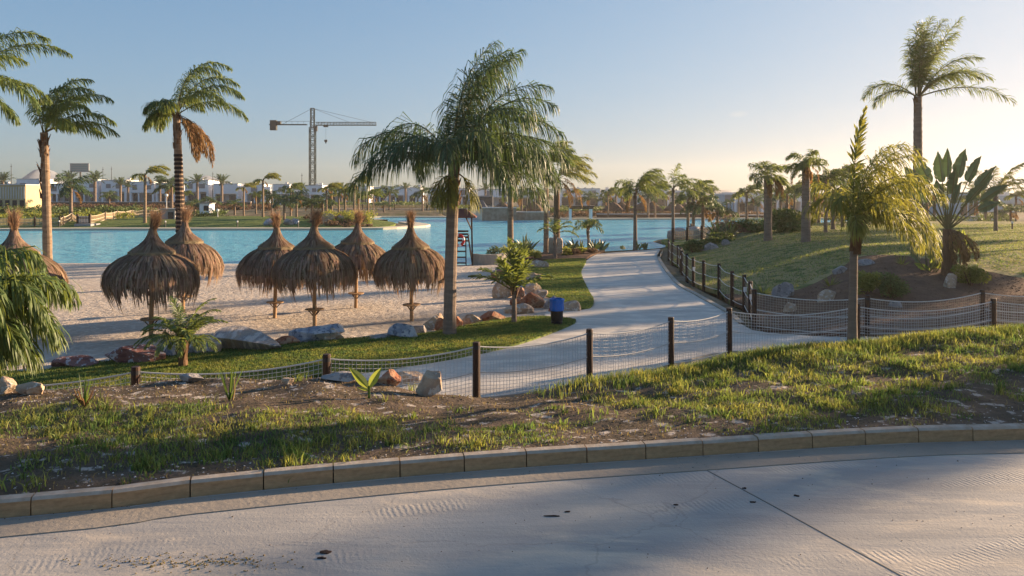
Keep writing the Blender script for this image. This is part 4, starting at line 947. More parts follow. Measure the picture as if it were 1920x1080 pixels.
FP = [
 ('b', 272, 296, 88, 'thin palm on the far lawn left of the banded trunk, its head bent right'),
 ('d', 5, 322, 200, 'dark palm at the far left edge above the cream building'),
 ('c', 133, 324, 95, 'palm with wide dark drooping head beside the left palm trunk'),
 ('d', 131, 320, 205, 'dark date palm below the left edge of the billboard'), ('d', 178, 320, 200, 'dark date palm just right of the billboard'),
 ('d', 226, 332, 205, 'small dark date palm midway between the billboard and the thin bent palm'), ('d', 240, 338, 215, 'small dark palm behind the white houses, between the billboard and the thin bent palm'), ('d', 300, 330, 205, 'dark date palm just left of the banded trunk'),
 ('c', 322, 326, 130, 'spreading palm half behind the banded trunk'), ('d', 370, 326, 210, 'dark palm over the white houses right of the banded trunk'), ('c', 365, 372, 110, 'low brownish palm right of the banded trunk'), ('d', 416, 326, 200, 'dark date palm in front of a white house, right of the banded trunk'),
 ('b', 457, 334, 115, 'palm in the gap between two white houses, left of the crane'), ('b', 493, 313, 105, 'tall tousled palm left of the crane counterweight'), ('c', 510, 352, 112, 'low palm right of the tall tousled palm'),
 ('a', 545, 334, 112, 'palm with dark head left of the crane mast'), ('c', 533, 362, 92, 'short spreading palm on the near edge of the far lawn'), ('c', 556, 352, 104, 'palm directly left of the crane mast'),
 ('b', 612, 333, 96, 'palm right of the crane mast with yellow lower fronds'), ('a', 622, 336, 108, 'palm behind, second right of the crane mast'), ('a', 647, 340, 96, 'palm in the clump over the rocky bank'), ('b', 664, 320, 90, 'tallest palm of the clump over the rocky bank'),
 ('a', 690, 346, 94, 'palm at the right end of the clump over the rocky bank'), ('a', 672, 352, 100, 'lower palm inside the clump over the rocky bank'), ('c', 720, 378, 135, 'low palm on the far shore left of the large palm'),
 ('d', 760, 342, 205, 'dark palm before the white houses left of the large trunk'), ('c', 792, 346, 140, 'palm with hanging dark head left of the large trunk'), ('c', 730, 345, 145, 'palm under the drooping left fronds of the large palm'), ('d', 910, 343, 210, 'date palm above the dark pavilion roof'),
 ('c', 978, 345, 46.5, 'palm with yellowed hanging fronds between the two slim trunks'), ('b', 1068, 347, 84, 'small bright palm left of the pergola'), ('c', 1105, 356, 140, 'dark narrow palm behind the pergola'), ('a', 1140, 343, 118, 'palm with dark head on the far shore right of the pergola'), ('b', 1155, 345, 122, 'pale palm on the far shore right of the dark headed one'),
 ('a', 1228, 330, 95, 'palm behind and right of the grey palm at the path end'), ('c', 1215, 346, 105, 'palm with golden skirt behind the grey palm at the path end'), ('a', 1290, 345, 66, 'dark trunked palm right of the palm with the upright frond'),
 ('a', 1300, 324, 68, 'palm with a level frond above the golden palm cluster'), ('c', 1318, 356, 66, 'broad palm with golden lower fronds by the resting person'), ('c', 1345, 372, 70, 'lower golden palm right of the broad golden one'), ('d', 1337, 348, 190, 'small dark date palm over the pale hill'),
 ('a', 1400, 334, 80, 'small palm in front of the grey and white house'), ('a', 1476, 334, 75, 'palm between the two shaggy grey trunks'), ('c', 1464, 346, 95, 'dim palm before the white house behind the shaggy trunks'),
 ('a', 1548, 300, 48, 'palm with reddish dry head right of the thick shaggy trunk'), ('c', 1562, 318, 52, 'dense brownish palm behind the leaning spear leaf'), ('a', 1535, 352, 68, 'small palm low behind the thick shaggy trunk'),
 ('c', 1640, 340, 60, 'palm seen through the near small palm on the lawn'), ('c', 1700, 330, 55, 'palm behind the tallest trunk at the right'),
 ('d', 1830, 345, 90, 'dark palm between the broad leaved tree and the arching palm at right'), ('c', 1895, 380, 85, 'low palm near the right edge on the back lawn'), ('d', 1880, 352, 160, 'far dark palm at the right edge behind the arching palm'),
 ('d', 640, 342, 205, 'dark palm behind the clump over the rocky bank'), ('d', 565, 342, 215, 'dark palm tip over the houses behind the crane mast'), ('c', 1020, 352, 150, 'dark palm on the far shore between the slim palms'),
 ('c', 960, 356, 140, 'dark palm on the far shore behind the stone bank'), ('d', 1180, 350, 210, 'dark palm over the long white house'), ('a', 1250, 352, 150, 'palm on the far shore before the white wall'),
 ('a', 75, 352, 130, 'palm behind the left trunk on the scrub bank'), ('c', 205, 356, 150, 'low palm before the white house right of the billboard'), ('d', 1500, 352, 170, 'dim palm right of the white house with balconies'),
 ('a', 1385, 352, 112, 'small palm at the left corner of the house with balconies'), ('c', 1420, 362, 100, 'low palm under the balconies of the white house'), ('b', 1490, 326, 84, 'palm rising between the two shaggy trunks, further back'), ('c', 1528, 322, 64, 'broad dim palm just right of the thickest shaggy trunk'),
 ('a', 1580, 290, 56, 'tall palm with dry reddish head left of the spear leaf'), ('c', 1592, 330, 60, 'dense green palm behind the near palm crown'), ('c', 1620, 350, 75, 'low palm beneath the near palm crown'), ('b', 1668, 322, 66, 'palm behind the right half of the near palm crown'), ('c', 1690, 352, 70, 'low spreading palm left of the tallest trunk'),
 ('a', 1738, 335, 68, 'palm just right of the tallest trunk'), ('c', 1752, 352, 80, 'low palm between the tallest trunk and the broad leaved tree'), ('a', 1812, 356, 100, 'small palm before the pale blue house wall'), ('c', 1848, 350, 78, 'palm with arching fronds left of the arching palm at the edge'), ('a', 1905, 348, 95, 'palm cut by the right edge on the back lawn'),
 ('a', 700, 352, 120, 'palm left under the drooping fronds of the large palm'), ('c', 585, 366, 98, 'low palm at the foot of the crane mast'), ('c', 605, 360, 100, 'bushy palm right of the crane foot'), ('b', 635, 346, 102, 'palm behind the clump over the rocky bank'), ('a', 480, 352, 125, 'small palm left of the tall tousled palm'), ('c', 440, 372, 118, 'low palm on the back of the far lawn'),
 ('c', 395, 366, 125, 'brownish low palm right of the lamp post'), ('a', 345, 352, 150, 'palm just right behind the banded trunk'), ('c', 1135, 362, 135, 'low dark palm right of the pergola roof'), ('a', 1165, 352, 135, 'slender palm behind the far straw umbrellas'), ('c', 1275, 362, 125, 'low palm behind the upright frond palm trunk'), ('a', 1010, 350, 140, 'palm behind the taller slim palm trunk'),
 ('w2', 1440, 299, 44, 'shaggy grey palm with a dry brown skirt blown right, on the lawn'), ('w', 1511, 277, 40, 'thickest shaggy grey palm trunk on the lawn slope'),
 ]
for k, px, yt, D, lab in FP: far_palm(k, px, yt, D, lab, group=None if k in ('w', 'w2') else 'palms beyond the lagoon')
# P20 tall right palm
p = palm_proto('palm_tree', 7.1, .23, .17, [
    (168, 46, 2.7, W(curl=3.1, wind=-.1)), (175, 30, 2.2, W(curl=2.8, wind=-.1)), (120, 89, 3.4, W(curl=.3, wind=.1)), (60, 88, 3.6, W(curl=.4, wind=.2)), (-60, 88, 3.6, W(curl=.5, wind=.3)), (0, 84, 3.7, W(curl=.7, wind=.5)), (-100, 86, 3.0, W(curl=.6, wind=.1)), (8, 72, 4.2, W(curl=.7, wind=.4)), (-20, 78, 3.3, W(curl=1.2, wind=.5)),
    (5, 46, 4.0, W(curl=2.1, wind=.3)), (-5, 20, 4.4, W(curl=1.5, wind=.2)), (25, 50, 3.3, W(curl=2.1, wind=.3)), (-30, 50, 2.8, W(curl=2.5, wind=.3)), (40, 78, 3.0, W(curl=1.2, wind=.5)), (-15, 62, 3.3, W(curl=2.0, wind=.4)), (100, 82, 2.6, W(curl=1.0)), (170, 84, 2.6, W(curl=.6, wind=0))],
    51, nl=85, ll=.75, lw=.032, droop=.8, plum=.5, lwind=.2, leafm='leaf', boot=16, bootL=1.0, rr=.035, wind=.4)
put(p, 1721, 34.7, label='tallest palm at the right, long frond arching to the right edge')
# P21 near small palm at the crest
p = palm_proto('palm_tree', 1.55, .058, .045, [
    (100, 88, 1.55, W(curl=.6, wind=.35, plum=.15, droop=.1, ll=.17, lw=.03)), (20, 84, 1.32, W(curl=2.2, wind=.7)), (-20, 82, 1.32, W(curl=2.4, wind=.7)), (-100, 82, 1.19, W(curl=2.0, wind=.6)), (0, 70, 1.28, W(curl=3.2, wind=.45)), (40, 72, 1.23, W(curl=3.2, wind=.5)), (-50, 72, 1.19, W(curl=3.2, wind=.5)), (10, 60, 1.28, W(curl=3.8, wind=.3)),
    (-5, 50, 1.28, W(curl=4.0, wind=.25)), (20, 40, 1.19, W(curl=3.8, wind=.2)), (-30, 46, 1.14, W(curl=3.8, wind=.2)), (-80, 64, 1.01, W(curl=3.8, wind=.2)), (80, 64, 1.06, W(curl=3.8, wind=.3)), (-60, 35, 0.97, W(curl=3.6, wind=.2)), (5, 25, 1.14, W(curl=3.6, wind=.15)), (-15, 30, 1.23, W(curl=3.9, wind=.2)),
    (165, 62, 0.70, W(curl=4.0, wind=.0)), (150, 78, 0.88, W(curl=3.4, wind=.1)), (-140, 66, 0.70, W(curl=3.8, wind=.1)), (-120, 50, 0.70, W(curl=3.6)), (0, 78, 1.36, W(curl=2.8, wind=.6)), (30, 56, 1.23, W(curl=3.6, wind=.4)), (-35, 64, 1.28, W(curl=3.5, wind=.5))],
    53, nl=52, ll=.36, lw=.013, droop=1.6, plum=.55, lwind=.25, leafm='leaf_y', barkm='bark', boot=8, bootL=.5, rr=.012, wind=.5, lean=(.03, 0))
put(p, 1598, 9.7, label='small near palm on the grass crest before the rope fence, one spear leaf upright')
# P16 spiky young palm on the near lawn
q = rs(60)
p = palm_proto('palm_tree', .95, .075, .06, rfr(q, 14, 1.35, (35, 88), wind=.15, curl=1.1), 61, nl=34, ll=.36, lw=.045, droop=.35, plum=.2, leafm='leaf', boot=6, bootL=.3)
put(p, 964, 21.4, label='young spiky palm on the tip of the near lawn by the tan rocks')
# small dwarf date palm in the near lawn
p = palm_proto('dwarf_palm', .62, .085, .08, rfr(rs(62), 30, .95, (0, 82), wind=.05, curl=2.1), 62, nl=40, ll=.22, lw=.02, droop=.5, plum=.08, leafm='leaf', barkm='boot', boot=26, bootL=.6, rr=.01)
put(p, 343, 15.9, label='dwarf palm on the near lawn in front of the first umbrella')
# P15, P14 young palms on the bed
p = palm_proto('palm_tree', 1.45, .10, .08, [(170, 40, 1.1), (-20, 25, 1.4, W(curl=2.0)), (20, 45, 1.3), (90, 75, 1.1), (-100, 60, 1.1), (140, 70, 1.0), (0, 65, 1.2), (-150, 55, 1.0)], 63, nl=36, ll=.36, lw=.03, droop=.4, plum=.2)
put(p, 1041, 42.8, label='young palm with few stiff fronds just before the stone pillar')
p = palm_proto('palm_tree', 1.5, .08, .06, rfr(rs(64), 9, 1.2, (30, 85), wind=.5, curl=3.2), 64, nl=30, ll=.45, lw=.035, droop=1.4, leafm='leaf')
put(p, 1103, 48.8, label='young palm with hanging head among the strelitzias of the bed')
# P23 arching palm right
p = palm_proto('palm_tree', 2.6, .12, .10, [(30, 40, 3.0), (-20, 70, 3.0, W(curl=1.8)), (140, 62, 2.6, W(curl=1.9)), (15, 62, 3.4, W(curl=1.6, wind=.5)), (0, 25, 3.2, W(curl=1.8)), (40, 50, 2.8, W(curl=1.8)), (160, 40, 2.4, W(curl=1.9)), (-170, 20, 2.3, W(curl=1.6)), (100, 80, 2.2), (-60, 50, 2.3), (-20, 45, 2.6)], 65, nl=50, ll=.5, lw=.04, droop=.8, leafm='leaf_y', plum=.3, rr=.03)
put(p, 1867, 50, label='palm with open arching fronds near the right edge')
# broad leaved tree (giant strelitzia)
def strelitzia(name, h, leaves, seed, leafm, barkm='boot', r=.16, dry=0, S=1.0):
    q = rs(seed); root = empty(name); g = G(); top = trunk(g, h, r, r*.8, seed=seed) if h > 0 else np.zeros(3)
    if h > 0: g.build('trunk', M[barkm], root)
    g = G()
    for az, el, st, L, Wd in leaves: paddle(g, top+np.array([0, 0, -.05]), R(az), R(el), st*S, L*S, Wd*S, rng=q, curl=.45, face=q.uniform(-.5, .5), tear=.75)
    g.build('foliage', [M[leafm], M['rachis']], root)
    if dry:
        g = G()
        for i in range(dry): frond(g, top+np.array([0, -.1, 0]), R(q.uniform(-160, 20)), R(q.uniform(-60, -10)), 1.4, curl=3, wind=.1, nl=40, ll=.3, lw=.04, droop=1.2, rng=q, rr=.02)
        g.build('dry_fronds', [M['leaf_dry'], M['boot']], root)
    return root
p = strelitzia('strelitzia_tree', 1.75, [(172, 62, 1.75, 1.0, .56), (165, 72, 1.8, 1.15, .6), (120, 84, 1.7, 1.2, .6), (60, 86, 1.9, 1.1, .5), (10, 78, 1.9, 1.15, .55), (5, 68, 1.9, 1.1, .5), (0, 58, 1.8, 1.1, .5), (-10, 46, 1.6, 1.0, .48), (5, 34, 1.4, .9, .42), (178, 48, 1.3, .9, .45), (-100, 75, 1.4, 1.0, .5), (150, 62, 1.2, 1.0, .5), (-20, 60, 1.2, .9, .5), (20, 72, 1.0, .9, .45), (170, 80, 1.0, .9, .45), (15, 50, 1.9, 1.0, .42)], 70, 'leaf_bd', dry=7, r=.2)
put(p, 1777, 26.6, label='broad leaved strelitzia tree with an orange dead skirt, on the mulch bed', cat='tree')
for i, (px, py, lv, lab, m) in enumerate([
    (1740, 512, [(100, 80, .8, .9, .45), (170, 60, .5, .7, .35), (0, 55, .4, .7, .35), (-80, 50, .3, .6, .3), (30, 75, .6, .8, .4)], 'clump of dark upright broad leaves left of the strelitzia tree', 'leaf_bd'),
    (1752, 514, [(20, 70, .3, .6, .3), (160, 40, .2, .6, .3), (-60, 60, .3, .6, .3), (90, 80, .4, .6, .3)], 'low bright broad leaves at the foot of the dark clump', 'leaf_by'),
    (1800, 500, [(60, 78, .6, .95, .55), (20, 84, .7, .8, .4)], 'single large lime leaf lit from behind, right of the strelitzia tree', 'leaf_by')]):
    p = strelitzia('strelitzia', 0, lv, 71+i, m); c = GP(px, py); p.location = c; tag(p, lab, 'plant')
# bushes and plants on the mulch bed
for i, (px, py, r, h, n, m, leaf, lab) in enumerate([
    (1820, 540, .62, .85, 2600, 'bush_y', .05, 'round lime bush at the right side of the mulch bed'),
    (1625, 556, .5, .85, 1800, 'bush_y', .05, 'lime bush left of the dark bush behind the near palm trunk'),
    (1672, 560, .75, .95, 2600, 'bush', .05, 'dark rounded bush beside the lime one behind the near palm'),
    (1330, 463, 1.0, .9, 1500, 'bush', .08, 'dark bush between the far end of the fence and the lawn'),
    (1300, 475, .8, .8, 1500, 'bush', .08, 'dark low bush close behind the far fence posts'),
    (1470, 436, 2.0, 1.5, 2200, 'bush', .14, 'hedge bush left of the thick shaggy trunk'), (1500, 434, 1.4, 1.4, 1500, 'bush_y', .14, 'yellowish bush at the foot of the thick shaggy trunk'),
    (1415, 436, 1.6, 1.0, 1500, 'bush', .12, 'low bush left of the shaggy palm with the brown skirt'), (1380, 440, 1.8, 1.0, 1500, 'bush_r', .12, 'russet bush on the crest left of the lawn'), (1360, 455, 1.2, .8, 1300, 'bush', .09, 'dark bush on the bank below the crest')]):
    c = GP(px, py); bush('bush', c, r, h, n, 100+i, m, leaf, lab)
for i, (px, py, n, L, w, er, cu, m, lab) in enumerate([
    (1430, 553, 50, .75, .05, (5, 60), 1.2, 'leaf_d', 'dark cycad at the left end of the mulch bed'), (1557, 540, 26, .55, .05, (10, 80), .8, 'leaf_y', 'pale spiky agave on the mulch behind the near palm'),
    (1345, 452, 60, 1.9, .12, (10, 75), 1.0, 'leaf_d', 'dark spiky agave on the bank below the golden palms'), (1368, 447, 40, 1.5, .12, (10, 75), 1.0, 'leaf_bd', 'second spiky agave on the bank, nearer the crest'),
    (1690, 500, 20, .5, .04, (20, 85), .6, 'leaf_y', 'thin pale grass plant beyond the mulch edge')]):
    root = empty('agave', GP(px, py)); g = G(); blade_rosette(g, n, L, w, rs(120+i), er, cu); g.build('foliage', M[m], root); tag(root, lab, 'plant')
# foreground plants
root = empty('young_plant', GP(692, 747)+Vector((0, 0, 0)))
g = G(); q = rs(130)
def simple_leaf(g, b, az, el, L, w, cu=.4, mi=0, fold=.5):
    d = np.array([math.cos(el)*math.cos(az), math.cos(el)*math.sin(az), math.sin(el)]); p = np.array(b, float); pts = [p.copy()]
    for k in range(9): d = d+np.array([0, 0, -1])*cu*(k/9)/9*2; d /= np.linalg.norm(d); p = p+d*L/9; pts.append(p.copy())
    pts = np.array(pts); T = norm(np.gradient(pts, axis=0)); s0 = np.array([-math.sin(az), math.cos(az), 0]); s0 = norm(np.array([0, 1.0, 0])*.8+s0*.2)
    S = norm(s0-T*(T@s0)[:, None]); S = norm(np.cross(T, np.array([0, -1.0, 0.15]))*1.0+S*.35); U = np.cross(T, S)
    ws = w*.5*np.array([.12, .45, .8, 1, 1, .92, .78, .55, .28, .02])
    V = np.concatenate([pts-S*ws[:, None]+U*ws[:, None]*fold, pts, pts+S*ws[:, None]+U*ws[:, None]*fold]); i_ = np.arange(9)
    g.add(V, np.concatenate([np.stack([i_, i_+10, i_+11, i_+1], -1), np.stack([i_+10, i_+20, i_+21, i_+11], -1)]), mi)
simple_leaf(g, (0, 0, .09), R(178), R(50), .30, .085, .3); simple_leaf(g, (0, 0, .09), R(10), R(62), .24, .085, .25); simple_leaf(g, (0, 0, .07), R(190), R(25), .13, .03)
g.build('leaf', M['leaf_by'], root); g = G(); g.tube([(0, 0, -.06), (0, 0, .12)], [.016, .010], 6); g.build('stem', M['leaf_b'], root)
tag(root, 'young two leaved bright green sprout on the earth bank', 'plant')
root = empty('lily_plant', GP(430, 752)); g = G(); blade_rosette(g, 9, .42, .022, rs(131), (62, 88), .9); g.build('foliage', M['leaf_b'], root); g = G(); g.tube([(.03, 0, 0), (.05, 0, .1), (.045, .01, .2)], [.012, .008, .003], 5); g.build('dry_leaf', M['grass_dry'], root)
tag(root, 'thin long bladed plant on the earth bank below the dwarf palm', 'plant')
root = empty('weed', GP(158, 765)); g = G(); blade_rosette(g, 8, .30, .018, rs(132), (45, 85), .4); g.build('foliage', M['leaf_b'], root)
g = G()
for k in range(9):
    a = rs(140+k).uniform(0, 6.28); g.tube([(0, 0, 0), (math.cos(a)*.05, math.sin(a)*.05, .08), (math.cos(a)*.09, math.sin(a)*.09, .13+.06*math.sin(k))], [.009, .007, .002], 5)
g.build('dry_leaf', M['leaf_dry'], root); tag(root, 'half dry weed at the left of the earth bank', 'plant')

# bed on the little point: strelitzias, flowers
q = rs(150)
for i, (px, D, r, h, m, lab) in enumerate([(925, 43.5, .5, .9, 'bush', 'leafy bush at the left end of the bed above the planter wall'), (944, 43, .5, .75, 'bush_y', 'yellow green bush in the bed behind the spiky palm'), (975, 44, .6, .8, 'bush', 'dark bush in the bed between the two slim trunks'), (1000, 43, .5, .6, 'bush_y', 'lime low bush left of the stone pillar'),
        (1062, 45, .5, .6, 'bush_y', 'lime bush right of the stone pillar'), (1075, 45.5, .55, .45, 'bush_r', 'russet low flowers right of the stone pillar'), (1090, 46, .55, .5, 'bush_y', 'lime low plant in the middle of the bed'), (1108, 46.5, .5, .45, 'bush_r', 'russet flowers near the right end of the bed')]):
    c = at(px, D); bush('bush', c, r, h, 700, 160+i, m, .055, lab)
for i, (px, D, n, L, lab) in enumerate([(985, 45.5, 16, 1.5, 'tall strelitzia clump behind the spiky palm'), (1060, 47.5, 14, .9, 'strelitzia right of the stone pillar against the water'), (1078, 47.8, 14, 1.1, 'strelitzia in the middle of the bed against the water'), (1090, 48, 12, .9, 'strelitzia left of the young hanging palm'), (1113, 48.6, 12, .95, 'strelitzia right of the young hanging palm'), (1128, 49, 12, .95, 'outermost strelitzia at the right end of the bed'),
        (1170, 50.6, 8, .35, 'tuft of leaves at the water edge left of the grey palm'), (1196, 50.5, 10, .7, 'leafy plant at the foot of the grey palm'), (1210, 50.9, 10, .6, 'small strelitzia right of the grey palm')]):
    root = empty('strelitzia', at(px, D, max(0, h1((px-960)/F*D, D)))); g = G()
    for k in range(n): simple_leaf(g, (q.uniform(-.12, .12), q.uniform(-.12, .12), 0), R(q.uniform(0, 360)), R(q.uniform(45, 88)), L*q.uniform(.6, 1), .16, .5)
    g.build('foliage', M['leaf_bd'], root); tag(root, lab, 'plant')

# ------------------------------------------------------------------ rocks
RK = [(82, 172, 672, 694, 'rk_maroon', 'flat maroon rock at the left of the beach edge row'), (187, 300, 652, 686, 'rk_maroon', 'long maroon rock with white veins left of the umbrella pole'), (299, 332, 643, 673, 'rk_blue', 'small blue grey rock between maroon rock and dwarf palm'),
 (350, 400, 648, 668, 'rk_grey', 'low grey rock right behind the dwarf palm'), (388, 414, 640, 666, 'rk_tan', 'small tan rock at the left foot of the striped boulder'), (396, 522, 621, 662, 'rk_stripe', 'largest boulder, striped tan and grey, between two umbrellas'),
 (535, 640, 614, 644, 'rk_blue', 'blue and white boulder under the front umbrella of the three'), (505, 560, 632, 651, 'rk_rust', 'dark rusty rock left of the blue and white boulder'), (600, 642, 618, 643, 'rk_tan', 'tan facet rock at the right end of the blue and white boulder'), (724, 783, 609, 637, 'rk_blue', 'blue grey rock below the umbrella by the large trunk'),
 (678, 735, 632, 641, 'rk_grey', 'flat pale rock low in the grass edge'), (766, 800, 612, 628, 'rk_grey', 'small grey rock left of the brown rocks by the trunk'), (792, 833, 590, 620, 'rk_tan', 'brown tan rock touching the large trunk on its left'), (815, 835, 598, 622, 'rk_rust', 'rusty rock hidden partly by the large trunk'),
 (851, 868, 595, 614, 'rk_rust', 'orange rock just right of the large trunk'), (864, 902, 590, 610, 'rk_tan', 'orange tan rock lit by the sun right of the large trunk'), (898, 948, 587, 604, 'rk_rust', 'brownish low rock between the tan one and the young palm'),
 (944, 1002, 572, 589, 'rk_tan', 'tan flat rock behind the young spiky palm'), (970, 1022, 549, 579, 'rk_rust', 'rust veined boulder left of the waste bin'), (1018, 1046, 556, 580, 'rk_grey', 'pinkish grey rock just left of the blue bag'), (922, 962, 525, 561, 'rk_tan', 'rounded tan boulder at the sand left of the far lawn'),
 (920, 956, 507, 527, 'rk_rust', 'pinkish boulder above the rounded tan one'), (928, 952, 499, 514, 'rk_grey', 'dark boulder furthest up the sand edge'), (976, 1018, 512, 528, 'rk_tan', 'tan grey rock at the left edge of the far lawn'), (998, 1030, 489, 504, 'rk_tan', 'pale rock at the top left corner of the far lawn'),
 (1056, 1090, 566, 585, 'rk_tan', 'brown rock right behind the waste bin'), (982, 1016, 532, 551, 'rk_tan', 'tan grey rock between far lawn and rust boulder'), (880, 905, 596, 606, 'rk_grey', 'low grey stone among the orange rocks'), (955, 985, 560, 574, 'rk_rust', 'rusty stone behind the tan flat rock'),
 (25, 79, 721, 742, 'rk_tan', 'tan rock on the earth bank at the far left'), (-20, 25, 712, 740, 'rk_tan', 'pinkish rock cut by the left edge'), (735, 800, 699, 724, 'rk_tan', 'pale rock behind the corner rock on the earth bank'), (778, 829, 702, 744, 'rk_tan', 'corner rock with glowing orange side at the end of the earth bank'),
 (700, 752, 700, 722, 'rk_rust', 'reddish flat slab on the earth bank beside the sprout'), (1450, 1494, 530, 562, 'rk_grey', 'mossy boulder at the left of the mulch bed'), (1535, 1572, 545, 570, 'rk_tan', 'upright pale boulder below the agave'), (1562, 1590, 500, 517, 'rk_grey', 'pale rock at the lawn edge left of the near palm trunk'),
 (1612, 1644, 487, 501, 'rk_grey', 'pale rock at the lawn edge right of the near palm trunk'), (1772, 1795, 514, 545, 'rk_tan', 'pale rock at the foot of the strelitzia tree'), (1470, 1500, 568, 590, 'rk_tan', 'pale rock low behind the net fence'), (1668, 1694, 566, 582, 'rk_grey', 'small rock on the mulch right of the near palm trunk'),
 (527, 550, 714, 724, 'rk_tan', 'small orange stone on the crest of the earth bank'), (330, 380, 706, 718, 'rk_grey', 'flat grey stone on the crest below the dwarf palm'), (600, 670, 704, 716, 'rk_grey', 'row of chalky lumps on the crest right of the short post'),
 (962, 984, 540, 560, 'rk_rust', 'rust red stone above the veined boulder'), (1002, 1028, 545, 560, 'rk_tan', 'tan stone wedged behind the rust veined boulder'), (950, 976, 516, 530, 'rk_rust', 'rusty stone right of the pinkish boulder'), (1028, 1052, 574, 586, 'rk_rust', 'small rusty stone at the foot of the waste bin'), (832, 852, 608, 622, 'rk_tan', 'tan stone at the right foot of the large trunk'),]
for i, r in enumerate(RK): rock('rock', r[0], r[1], r[2], r[3], r[4], 200+i, r[5])

# ------------------------------------------------------------------ far houses
HOUSE_N = [0]
def house(px0, px1, ytop, D, label, m='white', depth=9, floors=2, ybase=392, seed=0, winpx=None, group='white houses beyond the lagoon', roofstuff=True, cat='house'):
    q = rs(500+seed+int(px0)); x0, x1 = (px0-960)/F*D, (px1-960)/F*D; w = x1-x0; cx_ = (x0+x1)/2
    zg = h1(cx_, D); zt = CZ-(ytop-HY)*D/F; hh = zt-zg
    root = empty('house', (cx_, D+depth/2, zg)); fy = -depth/2
    ups = hh*0.52
    g = G()                                # upper storey stands forward over a dark terrace
    g.box((0, 0, ups+(hh-ups)/2), (w, depth, hh-ups))
    g.box((-w/2+.25, .0, ups/2-.2), (.5, depth-.01, ups+.4-.02)); g.box((w/2-.25, 0, ups/2-.2), (.5, depth-.01, ups+.4-.02))
    g.box((0, 1.2, ups/2-.2), (w-1.02, depth-2.5, ups+.4-.04))
    n_ = max(1, int(w/4)); 
    g.box((q.uniform(-.2, .2)*w, fy+.35, ups/2-.2), (.35, .5, ups+.38))
    g.build('wall', M[m], root)
    g = G(); 
    g.box((0, fy+.08, hh+.05), (w+.15, .3, .22)); g.box((-w/2, 0, hh+.05), (.2, depth-.35, .2)); g.box((w/2, 0, hh+.05), (.2, depth-.35, .2)); g.build('parapet', M['white2' if m == 'white' else 'white'], root)
    nw = max(1, int(w/3.2))
    for k in range(nw):
        c = -w/2+(k+.5)*w/nw+q.uniform(-.3, .3)
        if q.random() < .75:
            ww = q.uniform(1.0, 2.0); wh = q.uniform(1.0, 1.5)
            g = G(); zc = ups+(hh-ups)*.5
            for dx, dz, sx, sz in ((0, wh/2+.04, ww+.16, .08), (0, -wh/2-.04, ww+.16, .08), (-ww/2-.04, 0, .08, wh), (ww/2+.04, 0, .08, wh)): g.box((c+dx, fy-.03, zc+dz), (sx, .1, sz))
            for s in range(5): g.box((c, fy-.035, zc-wh/2+wh*(s+.5)/5), (ww, .03, wh/5-.05))
            wf = g.build('window', M['grey_r'], root)
            g = G(); g.box((c, fy-.008, zc), (ww, .02, wh)); g.build('pane', M['glass'], wf)
        g = G(); dw = w/nw*.55; g.box((c, fy+1.17, ups*.45), (dw, .1, ups*.8)); g.build('terrace_door', M['glass'], root)
    if roofstuff:
        for k in range(max(2, int(w/3))):
            g = G(); bx = q.uniform(-.42, .42)*w; s = q.uniform(.35, .8); by = q.uniform(-2, 2)
            if q.random() < .5: g.tube([(bx, by, hh), (bx, by, hh+s*.7), (bx, by, hh+s)], [s*.4, s*.45, s*.3], 8); g.build('water_tank', M['dark'], root)
            else: g.box((bx, by, hh+s*.5), (s*1.2, s, s)); g.box((bx, by, hh+s+.06), (s*1.4, s*1.2, .1)); g.build('chimney', M['white2'], root)
    return tag(root, label, cat, group)
HS = [(-30, 28, 346, 225, 'white house at the far left edge behind the cream building'), (31, 74, 336, 225, 'white house left of the left palm trunk'), (92, 134, 345, 225, 'white house right of the left palm trunk'), (138, 183, 337, 225, 'white house directly below the billboard'),
 (190, 236, 338, 225, 'white house with louvred window, second right of the billboard'), (243, 288, 341, 225, 'white house left of the thin bent palm'), (292, 326, 344, 225, 'white house with dark terrace between thin palm and banded trunk'), (346, 390, 338, 225, 'white house just right of the banded trunk'),
 (400, 446, 345, 225, 'white house with a date palm before it, left of the crane'), (459, 492, 346, 225, 'white house behind the tall tousled palm'), (512, 543, 346, 225, 'white house left of the crane mast'), (548, 604, 348, 228, 'white house behind the foot of the crane mast'),
 (610, 690, 350, 232, 'white house behind the palm clump right of the crane'), (700, 722, 352, 225, 'narrow white house left of the large palm'), (726, 760, 350, 222, 'pale white house with tree behind, left of the large palm'), (764, 788, 352, 222, 'second narrow white house left of the large palm'), (803, 832, 353, 222, 'white house touching the large trunk on its left'),
 (834, 880, 354, 224, 'white house just right of the large trunk'), (694, 724, 356, 240, 'low white house behind the left fronds of the large palm') if False else (1126, 1158, 356, 236, 'white house behind the dark headed far palms'), (886, 952, 355, 228, 'long white house behind the dark pavilion'), (970, 1024, 355, 226, 'white house between the two slim palms'), (1050, 1125, 354, 232, 'long white house above the pergola'), (1160, 1194, 354, 232, 'white house left of the grey palm'), (1198, 1254, 354, 226, 'white house between grey palm and upright frond palm'), (1262, 1308, 358, 224, 'white house behind the upright frond palm')]
for a in HS: house(*a)
house(1357, 1375, 364, 150, 'blue glazed end block of the house with balconies', 'blue_r', depth=7, group='buildings beyond the lawn', roofstuff=False)
house(1377, 1432, 362, 150, 'grey and white house with dark balconies beyond the right lawn', 'white', depth=9, group='buildings beyond the lawn')
house(1434, 1506, 361, 156, 'white house behind the two shaggy trunks', 'white', depth=9, group='buildings beyond the lawn')
house(1510, 1600, 366, 165, 'white house dim behind the near palm crown', 'white2', depth=9, group='buildings beyond the lawn')
house(1610, 1692, 366, 170, 'white house behind the tallest trunk and broad leaved tree', 'white2', depth=9, group='buildings beyond the lawn')
